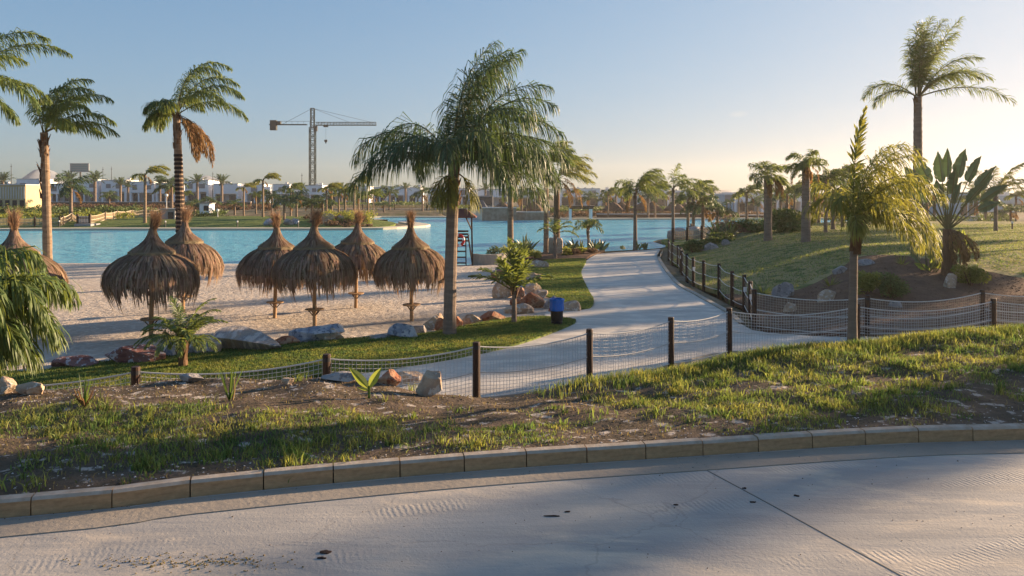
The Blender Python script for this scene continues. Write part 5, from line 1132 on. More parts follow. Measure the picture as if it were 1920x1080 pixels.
house(1700, 1790, 368, 130, 'white house low behind the broad leaved tree', 'white', depth=9, group='buildings beyond the lawn')
house(1795, 1836, 362, 120, 'pale blue house wall right of the broad leaved tree', 'blue_r', depth=8, group='buildings beyond the lawn', roofstuff=False)
house(1880, 1935, 366, 150, 'pale building cut by the right edge', 'blue_r', depth=8, group='buildings beyond the lawn')
def simple_building(name, px0, px1, y0, y1, D, m, depth, label, cat, extra=None):
    xa, xb = (px0-960)/F*D, (px1-960)/F*D; zt, zb = CZ-(y0-HY)*D/F, CZ-(y1-HY)*D/F
    root = empty(name, ((xa+xb)/2, D+depth/2, zb)); w = xb-xa; hh = zt-zb
    g = G(); g.box((0, 0, hh/2-.2), (w, depth, hh+.4)); g.build('wall', M[m], root)
    if extra: extra(root, w, hh, depth)
    return tag(root, label, cat)
def ex_yellow(root, w, hh, d):
    g = G()
    for k in range(14): g.box((-w/2+(k+.5)*w/14, -d/2-.05, hh*.68), (.16, .1, hh*.5))
    g.build('pilaster', M['white2'], root)
    for k in range(5):
        g = G(); g.box((-w/2+(k+.5)*w/5, -d/2-.02, hh*.2), (w/5*.6, .06, hh*.34)); g.build('opening', M['dark'], root)
    g = G(); g.box((0, -.1, hh+.06), (w+.2, d+.2, .14)); g.build('parapet', M['white2'], root)
simple_building('pavilion', -20, 48, 347, 392, 120, 'yellow_r', 6, 'cream building with upright ribs at the left edge across the lagoon', 'building', ex_yellow)
def ex_pump(root, w, hh, d):
    g = G(); g.box((0, 0, hh+.06), (w+.3, d+.3, .12)); g.build('roof', M['grey_r'], root)
    g = G(); g.box((w*.2, -d/2-.03, hh*.4), (.7, .05, hh*.7)); g.build('door', M['dark'], root)
simple_building('pump_house', 302, 328, 393, 411, 95, 'grey_r', 3, 'low blue grey service hut beside the banded trunk across the lagoon', 'hut', ex_pump)
simple_building('service_hut', 374, 392, 382, 396, 108, 'white', 2, 'small white block on the far lawn right of the banded trunk', 'hut', ex_pump)
simple_building('service_hut', 1826, 1842, 408, 426, 75, 'white2', 2, 'small pale hut on the back lawn right of the lime leaf', 'hut', ex_pump)
def ex_pav(root, w, hh, d):
    g = G(); g.add([(-w*.72, -d*.7, hh), (w*.80, -d*.7, hh), (w*.80, d*.7, hh), (-w*.72, d*.7, hh), (-w*.30, 0, hh+1.1), (w*.4, 0, hh+1.1)], [[0, 1, 5, 4], [2, 3, 4, 5]]); g.add([(-w*.72, -d*.7, hh), (-w*.72, d*.7, hh), (-w*.3, 0, hh+1.1), (w*.8, -d*.7, hh), (w*.8, d*.7, hh), (w*.4, 0, hh+1.1)], [[0, 2, 1], [3, 4, 5]])
    g.box((w*.04, 0, hh-.08), (w*1.5, d*1.38, .14)); g.build('roof', M['dark'], root)
simple_building('pool_pavilion', 884, 906, 389, 412, 112, 'blue_r', 5, 'pale blue pavilion wall with wide dark roof standing at the water', 'building', ex_pav)
simple_building('glass_screen', 884, 924, 367, 387, 150, 'grey_r', 1.5, 'large dark framed panel building above the pavilion roof', 'building', lambda r, w, h, d: (lambda g: (g.box((0, -d/2-.03, h/2), (w*.92, .05, h*.8)), g.build('window', M['glass'], r)))(G()))
def ex_wall(root, w, hh, d):
    g = G(); g.box((0, 0, hh+.05), (w+.1, d+.15, .12)); g.build('coping', M['white2'], root)
simple_building('stone_wall', 904, 968, 390, 411, 110, 'stone', 1.2, 'rough stone bank wall at the water right of the pavilion', 'wall', ex_wall)
simple_building('stone_wall', 968, 1030, 398, 411, 112, 'stone', 1.2, 'lower rusty stone bank continuing to the slim palms', 'wall', ex_wall)
simple_building('boundary_wall', 1262, 1334, 401, 411, 118, 'thatch_red', 1.0, 'rust brown planted bank wall on the far shore behind the upright frond palm', 'wall', ex_wall)
simple_building('boundary_wall', 1120, 1258, 402, 411, 118, 'thatch_red', 1.0, 'long rust brown bank wall along the far shore right of the pergola', 'wall', ex_wall)
simple_building('boundary_wall', 1344, 1440, 404, 411, 118, 'thatch_red', 1.0, 'rust brown bank wall below the house with balconies', 'wall', ex_wall)
simple_building('boundary_wall', 620, 880, 392, 397, 150, 'white2', .4, 'long pale low wall on the far shore behind the lagoon', 'wall', ex_wall)
simple_building('boundary_wall', 90, 470, 379, 386, 175, 'thatch_red', .5, 'long brown low wall before the left row of houses', 'wall', ex_wall)
# thatch parasols on the far shore
for i, px in enumerate([942, 1000, 1010, 1150, 1165, 1205, 1222, 1266, 1280]):
    D = 121+(i % 3); root = empty('straw_umbrella', at(px, D)); g = G(); g.lathe([(.0, 2.7), (.25, 2.5), (1.0, 2.05), (1.75, 1.4), (1.85, 1.05), (1.6, 1.1)], 14, wob=lambda A, Z: 1+.05*np.sin(A*5)); g.build('canopy', M['thatch_red'], root)
    g = G(); g.tube([(0, 0, -.2), (0, 0, 2.4)], .08, 6); g.build('pole', M['wood_dark'], root)
    tag(root, ['dark straw umbrella by the stone bank, right of the pavilion', 'straw umbrella behind the left slim palm', 'straw umbrella just left of the taller slim palm', 'leftmost straw umbrella of the far shore right of the pergola', 'second straw umbrella of the far shore right of the pergola', 'straw umbrella of the far shore just right of the grey palm', 'straw umbrella midway between grey palm and upright frond palm', 'straw umbrella just right of the upright frond palm trunk', 'rightmost straw umbrella of the far shore'][i], 'beach umbrella', 'straw umbrellas on the far shore')
# pergola
root = empty('pergola', at(1089, 112)); g = G()
for x in (-1.6, 1.5):
    for y in (-1.2, 1.2): g.box((x, y, 1.05), (.22, .22, 2.3))
g.build('post', M['white'], root); g = G(); g.box((0, 0, 2.28), (3.8, 3.0, .2)); g.box((0, -1.4, 2.05), (3.6, .12, .22)); g.build('roof', M['wood_dark'], root); tag(root, 'white posted pergola with dark flat roof on the far shore', 'pergola')

# crane
D = 240; cxp = 586
root = empty('tower_crane', at(cxp, D)); zb = h1((cxp-960)/F*D, D)
def zz(py): return CZ-(py-HY)*D/F-zb
def xx(px): return (px-cxp)/F*D
def lattice(g, a, b, w, hgt, n, r, tri=False):
    a = np.array(a, float); b = np.array(b, float); ax = b-a; L = np.linalg.norm(ax); ax /= L
    if abs(ax[2]) > .9: u, v = np.array([1., 0, 0]), np.array([0, 1., 0])
    else: u, v = np.array([0, 1., 0]), np.array([0, 0, 1.])
    cs = [(-w/2, 0), (w/2, 0), (0, hgt)] if tri else [(-w/2, -hgt/2), (w/2, -hgt/2), (w/2, hgt/2), (-w/2, hgt/2)]
    def at_(k, t): return a+ax*L*t+u*cs[k][0]+v*cs[k][1]
    m = len(cs)
    for k in range(m): g.tube([at_(k, 0), at_(k, 1)], r, 4)
    for i in range(n):
        t0, t1 = i/n, (i+1)/n
        for k in range(m):
            j = (k+1) % m
            g.tube([at_(k, t0), at_(j, t1)] if i % 2 else [at_(j, t0), at_(k, t1)], r*.65, 3, cap=False); g.tube([at_(k, t1), at_(j, t1)], r*.65, 3, cap=False)
zj = zz(232); ztop = zz(203)
g = G(); lattice(g, (0, 0, -1), (0, 0, zj-1.2), 1.7, 1.7, 18, .15); g.build('mast', M['crane'], root)
g = G(); lattice(g, (0, 0, zj-1.2), (0, 0, ztop), 1.1, 1.1, 4, .12); g.build('apex', M['crane'], root)
g = G(); lattice(g, (1.0, 0, zj-.5), (xx(705), 0, zj-.5), 1.1, 1.0, 20, .10, tri=True); g.build('jib', M['crane'], root)
g = G(); g.box((xx(518)/2-2, 0, zj-.3), (abs(xx(516))-1+1, 1.1, .3)); g.tube([(-1, 0, zj+.8), (xx(520), 0, zj+.8)], .05, 4)
for k in range(6): g.tube([(xx(520)*(k+.5)/6, 0, zj-.3), (xx(520)*(k+.5)/6, 0, zj+.8)], .04, 3)
g.build('counter_jib', M['crane'], root)
g = G(); g.box((xx(513), 0, zj-.5), (2.0, 1.5, 3.2)); g.build('counterweight', M['crane_w'], root)
g = G(); g.box((xx(522), 0, zj+.35), (1.6, 1.2, .9)); g.build('winch', M['crane_w'], root)
g = G()
for px, zz_ in ((530, zj-.1), (655, zj+.5), (696, zj+.5)): g.tube([(0, 0, ztop), (xx(px), 0, zz_)], .05, 3, cap=False)
g.build('tie_bar', M['crane'], root)
g = G(); g.box((1.1, -.3, zj-1.6), (1.0, 1.2, 1.7)); g.build('cab', M['crane_w'], root)
g = G(); g.box((xx(611), 0, zj-.85), (1.4, 1.0, .4)); g.tube([(xx(611), 0, zj-.9), (xx(611), 0, zz(263))], .035, 3, cap=False); tr_ = g.build('trolley', M['crane'], root)
g = G(); g.box((xx(611), 0, zz(264)), (.9, .4, .7)); g.tube([(xx(611), 0, zz(264)-.3), (xx(611), 0, zz(264)-1.0)], [.3, .05], 6); g.build('hook', M['dark'], tr_)
tag(root, 'grey green tower crane rising behind the far houses', 'crane')
# billboard
D = 260; root = empty('billboard', at(150, D)); zb = h1((150-960)/F*D, D)
z0_, z1_ = CZ-(322-HY)*D/F-zb, CZ-(307-HY)*D/F-zb; w = 34/F*D
g = G(); g.box((0, 0, (z0_+z1_)/2), (w, .4, z1_-z0_)); g.build('panel', M['board'], root)
g = G()
for s in (-1, 1): g.box((s*(w/2-.05), -.25, (z0_+z1_)/2), (.35, .2, z1_-z0_+.1))
for z in (z0_, z1_): g.box((0, -.26, z), (w+.3, .2, .3))
for k in range(3): g.box((0, -.24, z0_+(z1_-z0_)*(k+1)/4), (w-.5, .12, .18))
g.build('frame', M['grey_r'], root); g = G(); g.tube([(0, .3, -.3), (0, .3, z1_-.3)], .3, 8); g.build('pole', M['dark'], root); tag(root, 'wide grey green billboard on one pole above the left houses', 'billboard')
# thin masts and floodlights over the roofs
for i, (px, yt, D, lab) in enumerate([(21, 312, 210, 'thin mast above the far left palm'), (193, 318, 230, 'thin mast left of the chimney vents'), (209, 317, 230, 'thin dark mast over the louvred house'), (399, 327, 215, 'thin mast over the house right of the banded trunk'), (566, 330, 215, 'short pointed mast left of the crane mast')]):
    root = empty('mast', at(px, D)); zt = CZ-(yt-HY)*D/F; g = G(); g.tube([(0, 0, -.2), (0, 0, zt*.6), (0, 0, zt)], [.13, .1, .05], 6); g.build('pole', M['dark'], root); g = G(); g.box((0, 0, zt*.93), (.5, .1, .12)); g.build('crossbar', M['dark'], root); tag(root, lab, 'mast')
# street lamps, bollard lamps
for i, (px, yt, yb, D, lab) in enumerate([(312, 368, 405, 100, 'white street lamp across the lagoon left of the banded trunk'), (408, 396, 412, 105, 'lamp post on the far lawn left of the tall tousled palm'), (1864, 415, 432, 72, 'lamp post on the back lawn by the arching palm')]):
    c = at(px, D); zt = CZ-(yt-HY)*D/F-c.z; root = empty('street_lamp', c); g = G(); g.tube([(0, 0, -.1), (0, 0, zt)], [.09, .06], 8); g.build('pole', M['white2'], root); g = G(); g.lathe([(0, zt+.35), (.22, zt+.25), (.2, zt), (.08, zt-.05)], 10); g.build('lamp_head', M['whitep'], root); tag(root, lab, 'street lamp')
for i, (px, D, lab) in enumerate([(111, 84, 'bollard lamp at the left of the wooden gate'), (310, 83.5, 'bollard lamp below the thin bent palm'), (445, 83.5, 'bollard lamp on the lawn left of the third umbrella'), (559, 83.5, 'bollard lamp on the lawn between two umbrella tufts'), (1297, 66, 'bollard by the resting person')][:4]):
    root = empty('bollard_lamp', at(px, D)); g = G(); g.tube([(0, 0, -.1), (0, 0, .62)], .07, 8); g.build('post', M['dark'], root); g = G(); g.tube([(0, 0, .62), (0, 0, .78)], .09, 8); g.build('lamp_head', M['whitep'], root); tag(root, lab, 'bollard lamp')
for i, (px, py, lab) in enumerate([(1745, 436, 'small white bollard lamp on the back lawn right of the tallest trunk'), (1700, 424, 'small white bollard lamp left of the tallest trunk'), (1898, 431, 'white bollard lamp near the right edge')]):
    root = empty('bollard_lamp', GP(px, py)); g = G(); g.tube([(0, 0, -.1), (0, 0, .45)], .05, 8); g.build('post', M['dark'], root); g = G(); g.tube([(0, 0, .45), (0, 0, .62)], .07, 8); g.build('lamp_head', M['whitep'], root); tag(root, lab, 'bollard lamp')
# left: wooden gate and its rope fences
D = 86
root = empty('wooden_gate', at(157, D)); g = G()
for s in (-1, 1): g.box((s*.72, 0, .55), (.2, .2, 1.5))
g.build('gate_post', M['wood_dark'], root); g = G()
for k in range(7): g.box((-.54+k*.18, 0, .55), (.15, .05, 1.05))
g.build('board', M['grey_mix'], root); g = G(); g.box((0, -.05, .25), (1.2, .04, .1)); g.box((0, -.05, .85), (1.2, .04, .1)); g.build('rail', M['wood_dark'], root); tag(root, 'weathered white board gate between dark posts on the far bank', 'gate')
simple_building('jetty', 139, 170, 420, 427, 84.5, 'grey_r', 2, 'grey ramp slab leading to the wooden gate', 'ramp')
def far_fence(pts, label, solid=False):
    root = empty('rope_fence', (0, 0, 0)); P = [np.array([*at(px, D)]) for px, D in pts]
    for p in P:
        g = G(); g.tube([(0, 0, -.1), (0, 0, 1.15)], .11, 8); g.build('post', M['wood_dark'], root, loc=tuple(p))
    for a, b in zip(P[:-1], P[1:]):
        for hgt in (.98, .55, .15):
            g = G(); g.tube(catenary(a+[0, 0, hgt], b+[0, 0, hgt], .12), .035, 4, cap=False); g.build('rope', M['coping'], root)
        g = G(); A = catenary(a+[0, 0, .95], b+[0, 0, .95], .12); B = catenary(a+[0, 0, .2], b+[0, 0, .2], .05); n = len(A); 
        L = np.linalg.norm(b-a); nv = int(L/.16)
        for k in range(nv):
            t = (k+.5)/nv; q0 = a*(1-t)+b*t; s = 4*t*(1-t); g.tube([q0+[0, 0, .95-.12*s], q0+[0, 0, .2-.05*s]], .022, 3, cap=False)
        for k in range(5): g.tube(catenary(a+[0, 0, .3+.13*k], b+[0, 0, .3+.13*k], .08, 8), .02, 3, cap=False)
        g.build('net', M['canvas'], root)
    return tag(root, label, 'fence', 'rope fences on the far bank')
far_fence([(-30, 85), (17, 85), (65, 84.5), (112, 85), (118, 86), (135, 91), (146, 87)], 'rope and net fence left of the wooden gate across the lagoon')
far_fence([(168, 87), (197, 91), (219, 98), (247, 104), (270, 107), (300, 110)], 'rope and net fence right of the wooden gate across the lagoon')
# rail fence / hedges across
rail = [(620, 150), (680, 148), (740, 147), (800, 147), (850, 148)]
far_fence(rail, 'dark post fence on the far shore left of the large palm')
# scrub belts
q = rs(300)
SC = []
def scrub(px0, px1, D, n, h, r, m, lab, seed):
    """uncountable scrub between the houses and the lagoon, one mass"""
    g = G(); q = rs(seed)
    for k in range(n):
        px = q.uniform(px0, px1); d = D*q.uniform(.94, 1.06); s = q.uniform(.5, 1.2)
        gg = G(); bush_geo(gg, r*s, h*s, int(110), q, .22*max(.6, r/2)); X = (px-960)/F*d
        T = np.eye(4); T[:3, 3] = (X, d, h1(X, d)-.05); g.merge(gg, T)
    o = g.build('scrub', M[m]); return tag(o, lab, 'scrub', kind='stuff')
scrub(-40, 300, 118, 60, 1.6, 2.2, 'bush', 'green scrub belt on the far left bank', 301)
scrub(-40, 230, 100, 30, 1.0, 1.6, 'bush_y', 'pale green reeds on the far left bank', 302)
scrub(-20, 520, 150, 70, 1.3, 2.6, 'bush_r', 'brown scrub before the left houses', 303)
scrub(480, 880, 165, 70, 1.6, 2.6, 'bush', 'dark green scrub before the middle houses', 304)
scrub(880, 1360, 150, 80, 1.2, 2.4, 'bush', 'dark scrub before the right of centre houses', 305)
scrub(890, 1345, 127, 70, 1.0, 1.6, 'bush_r', 'russet shrubs along the far shore', 306)
scrub(1340, 1960, 108, 70, 1.1, 1.8, 'bush', 'green scrub beyond the right lawn', 307)
scrub(1345, 1600, 120, 36, 1.0, 2.0, 'bush_r', 'russet scrub below the house with balconies', 308)
scrub(600, 700, 92, 40, 1.5, 1.0, 'bush_y', 'yellow green planting on the rocky bank', 309)
scrub(580, 690, 88.5, 40, .7, 1.0, 'bush_r', 'rust coloured planting on the rocky bank', 310)
scrub(310, 420, 112, 22, 1.2, 1.6, 'bush', 'green shrubs right of the banded trunk', 311)
scrub(1560, 1960, 74, 26, .9, 1.0, 'bush', 'low shrubs on the back lawn', 312)
for i, (px, py, w, h, m, lab) in enumerate([(505, 418, 24, 14, 'rk_blue', 'blue grey rock on the far lawn behind the third umbrella tuft'), (540, 419, 20, 12, 'rk_grey', 'grey rock on the far lawn between umbrella tufts'), (552, 418, 16, 12, 'rk_blue', 'pale rock right of the grey one on the far lawn'), (615, 414, 26, 20, 'rk_tan', 'large tan rock of the rocky bank'), (640, 418, 22, 16, 'rk_tan', 'tan rock at the right of the rocky bank'), (628, 404, 24, 16, 'rk_rust', 'rust rock high on the rocky bank'), (590, 412, 20, 18, 'rk_rust', 'rust rock at the left of the rocky bank'), (660, 414, 18, 14, 'rk_grey', 'grey rock at the right end of the rocky bank')]):
    rock('rock', px-w/2, px+w/2, py-h, py, m, 400+i, lab, D=85.5+i*.5)
# the rocky hump by the right shore
for i, (px, py, w, h, m, lab) in enumerate([(1272, 450, 40, 22, 'rk_grey', 'smooth grey rock slope at the lagoon edge beyond the fence'), (1310, 449, 46, 24, 'rk_grey', 'rounded grey green rock beside the resting person'), (1335, 449, 22, 18, 'rk_tan', 'pale rock right of the rounded grey green one'), (1342, 446, 14, 12, 'rk_tan', 'small pale block on the bank'), (1372, 444, 20, 9, 'rk_tan', 'tan rock below the russet bush'), (1330, 470, 40, 14, 'rk_grey', 'grey slab behind the far fence posts'), (1362, 462, 18, 12, 'rk_grey', 'grey stone beside the dark bank bush')]):
    rock('rock', px-w/2, px+w/2, py-h, py, m, 420+i, lab)
# tan netted fence piece behind the posts
far_fence([(1262, 58), (1289, 57.5), (1316, 56.5), (1345, 58)], 'tan rope fence beyond the far end of the path')
# resting person on the rocks
def person():
    c = at(1296, 62); root_z = c.z+.55
    me = bpy.data.meshes.new('person'); bm = bmesh.new()
    J = dict(pel=(0, 0, .12), chest=(0, .05, .42), neck=(0, .04, .60), head=(0, .02, .70), top=(0, .02, .80), ls=(-.17, .05, .55), le=(-.22, -.05, .32), lh=(-.12, -.22, .22), rsh=(.17, .05, .55), re=(.24, -.03, .32), rh=(.13, -.22, .22),
             lk=(-.13, -.36, .34), lf=(-.15, -.42, -.05), lt=(-.15, -.55, -.07), lhp=(-.09, -.02, .1), rk=(.13, -.36, .32), rf=(.16, -.44, -.05), rt=(.16, -.57, -.07), rhp=(.09, -.02, .1))
    RD = dict(pel=.14, chest=.15, neck=.055, head=.10, top=.07, ls=.06, le=.045, lh=.035, rsh=.06, re=.045, rh=.035, lk=.065, lf=.045, lt=.035, lhp=.09, rk=.065, rf=.045, rt=.035, rhp=.09)
    E = [('pel', 'chest'), ('chest', 'neck'), ('neck', 'head'), ('head', 'top'), ('chest', 'ls'), ('ls', 'le'), ('le', 'lh'), ('chest', 'rsh'), ('rsh', 're'), ('re', 'rh'), ('pel', 'lhp'), ('lhp', 'lk'), ('lk', 'lf'), ('lf', 'lt'), ('pel', 'rhp'), ('rhp', 'rk'), ('rk', 'rf'), ('rf', 'rt')]
    vm = {k: bm.verts.new(v) for k, v in J.items()}
    for a, b in E: bm.edges.new((vm[a], vm[b]))
    bm.to_mesh(me); bm.free(); me.materials.append(M['dark'])
    o = link('person', me, None, (c.x, c.y, root_z)); md = o.modifiers.new('skin', 'SKIN'); keys = list(J)
    sv = me.skin_vertices[0].data
    for i, k in enumerate(keys): sv[i].radius = (RD[k], RD[k]); sv[i].use_root = (k == 'pel')
    s = o.modifiers.new('sub', 'SUBSURF'); s.levels = 1; s.render_levels = 2
    return tag(o, 'person in dark clothes sitting on the grey rock by the lagoon, knees drawn up', 'person')
person()
# far hills
for i, (px0, px1, yp, lab) in enumerate([(20, 150, 318, 'pale hill behind the left houses'), (330, 460, 330, 'low hill behind the banded trunk'), (1270, 1400, 353, 'pale hill on the horizon right of centre')]):
    D = 900; xs = np.linspace((px0-960)/F*D, (px1-960)/F*D, 30); t = np.linspace(0, 1, 30)
    hz = (CZ-(yp-HY)*D/F)*np.sin(np.pi*t)**1.2*(1+.08*np.sin(t*17+i))
    V = []; nr = 8
    for k in range(nr+1):
        a = k/nr; V += [(x, D+60*(2*a-1), h_*math.sin(math.pi*a)-.5) for x, h_ in zip(xs, hz)]
    k = np.arange(nr)[:, None]*30; j = np.arange(29)[None, :]
    tag(G().add(V, np.stack([k+j, k+j+1, k+j+31, k+j+30], -1).reshape(-1, 4)).build('hill', M['hill'], smooth=True), kind='structure')

# ------------------------------------------------------------------ lifeguard chair
D = 39.6; root = empty('lifeguard_chair', at(866, D)); g = G(); q_ = .58
top = 2.62
for s in (-1, 1):
    g = G(); g.tube([(s*.55, .35, -.05), (s*.5, .35, top)], .05, 6); g.build('roof_post', M['wood_dark'], root)
    g = G(); g.tube([(s*.62, -.45, -.1), (s*.34, -.1, 1.6)], .045, 6); g.build('leg', M['wood_dark'], root)
    g = G(); g.tube([(s*.26, -.55, -.1), (s*.22, -.2, 1.5)], .035, 6); g.build('ladder_rail', M['wood_dark'], root)
    g = G(); g.tube([(s*.5, .35, 1.9), (s*.2, .0, top)], .04, 5); g.build('brace', M['wood_dark'], root)
for k in range(5):
    g = G(); z = .18+k*.3; y = -.55+.35*(z+.1)/1.6; g.box((0, y, z), (.52, .05, .07)); g.build('rung', M['wood_dark'], root)
g = G(); g.box((0, .02, 1.32), (.72, .5, .06)); g.build('seat', M['wood_dark'], root)
g = G()
for k in range(3): g.box((0, .30, 1.5+k*.16), (.66, .04, .1))
g.build('backrest', M['wood_dark'], root)
for s in (-1, 1):
    g = G(); g.box((s*.36, .02, 1.62), (.06, .55, .05)); g.box((s*.36, -.2, 1.46), (.05, .05, .3)); g.build('armrest', M['wood_dark'], root)
g = G(); g.add([(-.78, -.75, top), (.78, -.75, top), (.78, .75, top), (-.78, .75, top), (-.2, 0, top+.42), (.2, 0, top+.42), (-.78, -.75, top-.05), (.78, -.75, top-.05), (.78, .75, top-.05), (-.78, .75, top-.05)], [[0, 1, 5, 4], [2, 3, 4, 5], [0, 6, 7, 1], [1, 7, 8, 2], [2, 8, 9, 3], [3, 9, 6, 0], [6, 9, 8, 7]]); g.add([(-.78, -.75, top), (-.78, .75, top), (-.2, 0, top+.42), (.78, -.75, top), (.78, .75, top), (.2, 0, top+.42)], [[0, 2, 1], [3, 4, 5]]); g.build('roof', M['roof_red'], root)
tag(root, 'dark wooden lifeguard chair with red brown roof behind the large trunk', 'lifeguard chair')
g = G(); n, m = 24, 10; V = []; mi = []
for i in range(n):
    a = 2*math.pi*i/n
    for j in range(m):
        b = 2*math.pi*j/m; r = .27+.075*math.cos(b); V.append((r*math.cos(a), .06*math.sin(b), r*math.sin(a)))
for i in range(n):
    F4 = [[i*m+j, ((i+1) % n)*m+j, ((i+1) % n)*m+(j+1) % m, i*m+(j+1) % m] for j in range(m)]
    g.f.append(np.array(F4)+0); g.m.append((m, 1 if (i % 6) in (0, 1) else 0))
g.v.append(np.array(V)); g.n = len(V)
c = at(861, D); o = g.build('lifebuoy', [M['red'], M['whitep']], smooth=True, loc=(c.x, D-.5, 1.34)); tag(o, 'red and white lifebuoy hanging on the lifeguard chair', 'lifebuoy')

# waste bin
c = at(1044, 21.1); root = empty('waste_bin', (c.x, c.y, c.z+.05)); g = G(); g.lathe([(0, 0), (.165, 0), (.165, .08), (.15, .10), (.17, .12), (.185, .50), (.185, .53)], 20); g.build('body', M['black_pl'], root)
g = G(); g.lathe([(.195, .40), (.205, .46), (.20, .62), (.215, .72), (.19, .74), (.17, .73), (.15, .6)], 22, wob=lambda A, Z: 1+.035*np.sin(A*7+Z*20)+.02*np.sin(A*13)); g.build('bag', M['blue_bag'], root); g = G(); g.lathe([(.192, .50), (.198, .51), (.192, .52)], 20); g.build('hoop', M['dark'], root)
tag(root, 'black waste bin lined with a blue bag beside the path', 'waste bin')
# planter wall and pillar
pl = dens([(-2.05, 40.2), (-1.7, 39.6), (-.9, 39.7), (-.1, 41.0), (.6, 42.2)], .25, False)
def wallstrip(name, line, w, z0, z1, m, label, cat):
    P = np.asarray(line); T = np.gradient(P, axis=0); T /= np.linalg.norm(T, axis=1)[:, None]; Nn = np.stack([-T[:, 1], T[:, 0]], -1)
    A = P-Nn*w/2; B = P+Nn*w/2; V = np.concatenate([np.column_stack([A, np.full(len(P), z0)]), np.column_stack([A, np.full(len(P), z1)]), np.column_stack([B, np.full(len(P), z1)]), np.column_stack([B, np.full(len(P), z0)])])
    n = len(P); i = np.arange(n-1); Fc = np.concatenate([np.stack([i+k*n, i+1+k*n, i+1+(k+1)*n, i+(k+1)*n], -1) for k in range(3)]); g = G().add(V, Fc); g.add(V, [[0, n, 2*n, 3*n], [n-1, 4*n-1, 3*n-1, 2*n-1]])
    return tag(g.build(name, M[m]), label, cat)
wallstrip('planter_wall', pl, .3, -.3, .55, 'planter', 'curved rendered planter wall at the tip of the beach', 'wall')
for px, D, w, m, lab in ((1035, 46.5, .45, 'stone', 'left half of the stone pillar in the bed, shade put into its darker colour'), (1048, 46.2, .48, 'rk_tan', 'right half of the stone pillar in the bed, sunlight put into its orange colour')):  # one pillar in two blocks, sun and shade put into their colours
    c = at(px, D); g = G(); V, Fc = ICO; V = V.copy(); V = np.sign(V)*np.abs(V)**.45; V = V*np.array([w/2, w/2, .6]); nn = np.array([noise.noise(Vector(v*4)) for v in V]); V = V*(1+.08*nn)[:, None]; V[:, 2] += .45; o = G().add(V, Fc).build('stone_pillar', M[m], loc=(c.x, c.y, c.z)); tag(o, lab, 'pillar')

# ------------------------------------------------------------------ grass, earth crumbs, litter
def blades(name, pts, hts, m, seed, w=.006, lean=.5, kind='stuff', label=None, cat='grass'):
    q = rs(seed); n = len(pts); a = q.uniform(0, 6.283, n); d = np.stack([np.cos(a), np.sin(a), 0*a], -1); l = lean*q.uniform(.1, 1, n)[:, None]; hts = np.asarray(hts)[:, None]
    b = q.uniform(0, 6.283, n); s = np.stack([np.cos(b), np.sin(b), 0*b], -1)*w*q.uniform(.6, 1.3, (n, 1))
    p0 = pts-[0, 0, .01]; p1 = pts+d*l*hts*.3+[0, 0, 1]*hts*.6; p2 = pts+d*l*hts*1.0+np.array([0, 0, 1])*hts
    V = np.stack([p0-s, p0+s, p1+s*.8, p1-s*.8, p2], 1).reshape(-1, 3); i = np.arange(n)*5
    g = G(); g.add(V, np.stack([i, i+1, i+2, i+3], -1)); off = 0
    g.f.append(np.stack([i+3, i+2, i+4], -1)); g.m.append((n, 0))
    o = g.build(name, M[m]); return tag(o, label, cat, kind=kind)
def scatter(poly, n, seed, ymax=None):
    q = rs(seed); poly = np.asarray(poly); lo, hi = poly.min(0), poly.max(0)
    P = np.column_stack([q.uniform(lo[0], hi[0], n*3), q.uniform(lo[1], hi[1], n*3)]); return P[inside(poly, P[:, 0], P[:, 1])][:n]
def nz2(P, s, o=0.0): return np.array([noise.noise(Vector((x*s+o, y*s*1.0+o, 3.3+o))) for x, y in P])
VG = np.array([(-6.6, 4.0), (-3.1, 4.75), (0, 5.55), (4.2, 6.2), (8.5, 6.55), (14, 6.7), (14, 11.6), (8.6, 10.6), (6.9, 10.6), (3.6, 10.0), (1.5, 9.2), (0, 8.5), (-2, 8.3), (-6.6, 8.6)])
def cover(P):
    """how grassy the verge is: bare along the kerb and on the left bank, full along the right crest"""
    x, y = P[:, 0], P[:, 1]; yk = np.interp(x, cx, cy)+.13; yc = np.interp(x, crx, cry); t = (y-yk)/(yc-yk)
    n = nz2(P, .9)+.6*nz2(P, 2.6, 5)+.35*nz2(P, 7, 9)
    c = .66-2.4*np.clip(.19-t, 0, 1)-1.6*np.clip((t-.56)/.35, 0, 1)*(1-np.clip((x+.2)/1.6, 0, 1))+.22*np.clip((x-1)/3, 0, 1)*np.clip(t*1.6-.3, 0, 1)
    c -= .75*np.exp(-((x-.2)/1.4)**2-((t-.66)/.2)**2)
    c -= .35*np.exp(-((x-2.6)/1.0)**2-((t-.5)/.15)**2)
    c += .25*np.exp(-((x+3)/1.8)**2-((t-.3)/.3)**2)
    return c+n*.95
P = scatter(VG, 175000, 601); c = cover(P); q = rs(602)
keep = q.random(len(P)) < np.clip((c-.36)*2.6, 0.012, 1); P = P[keep]; c = c[keep]
yc = np.interp(P[:, 0], crx, cry); ridge = np.exp(-((P[:, 1]-yc)/.35)**2)*np.clip((P[:, 0]-1.2)/1.5, 0, 1)
hts = q.uniform(.010, .034, len(P))*(.6+.7*np.clip(c, 0, 1))+ridge*q.uniform(.01, .05, len(P))
Z = H(P[:, 0], P[:, 1]); blades('grass', np.column_stack([P, Z]), hts, 'grass', 603, w=.0036, lean=1.3, label='patchy green grass on the roadside verge')
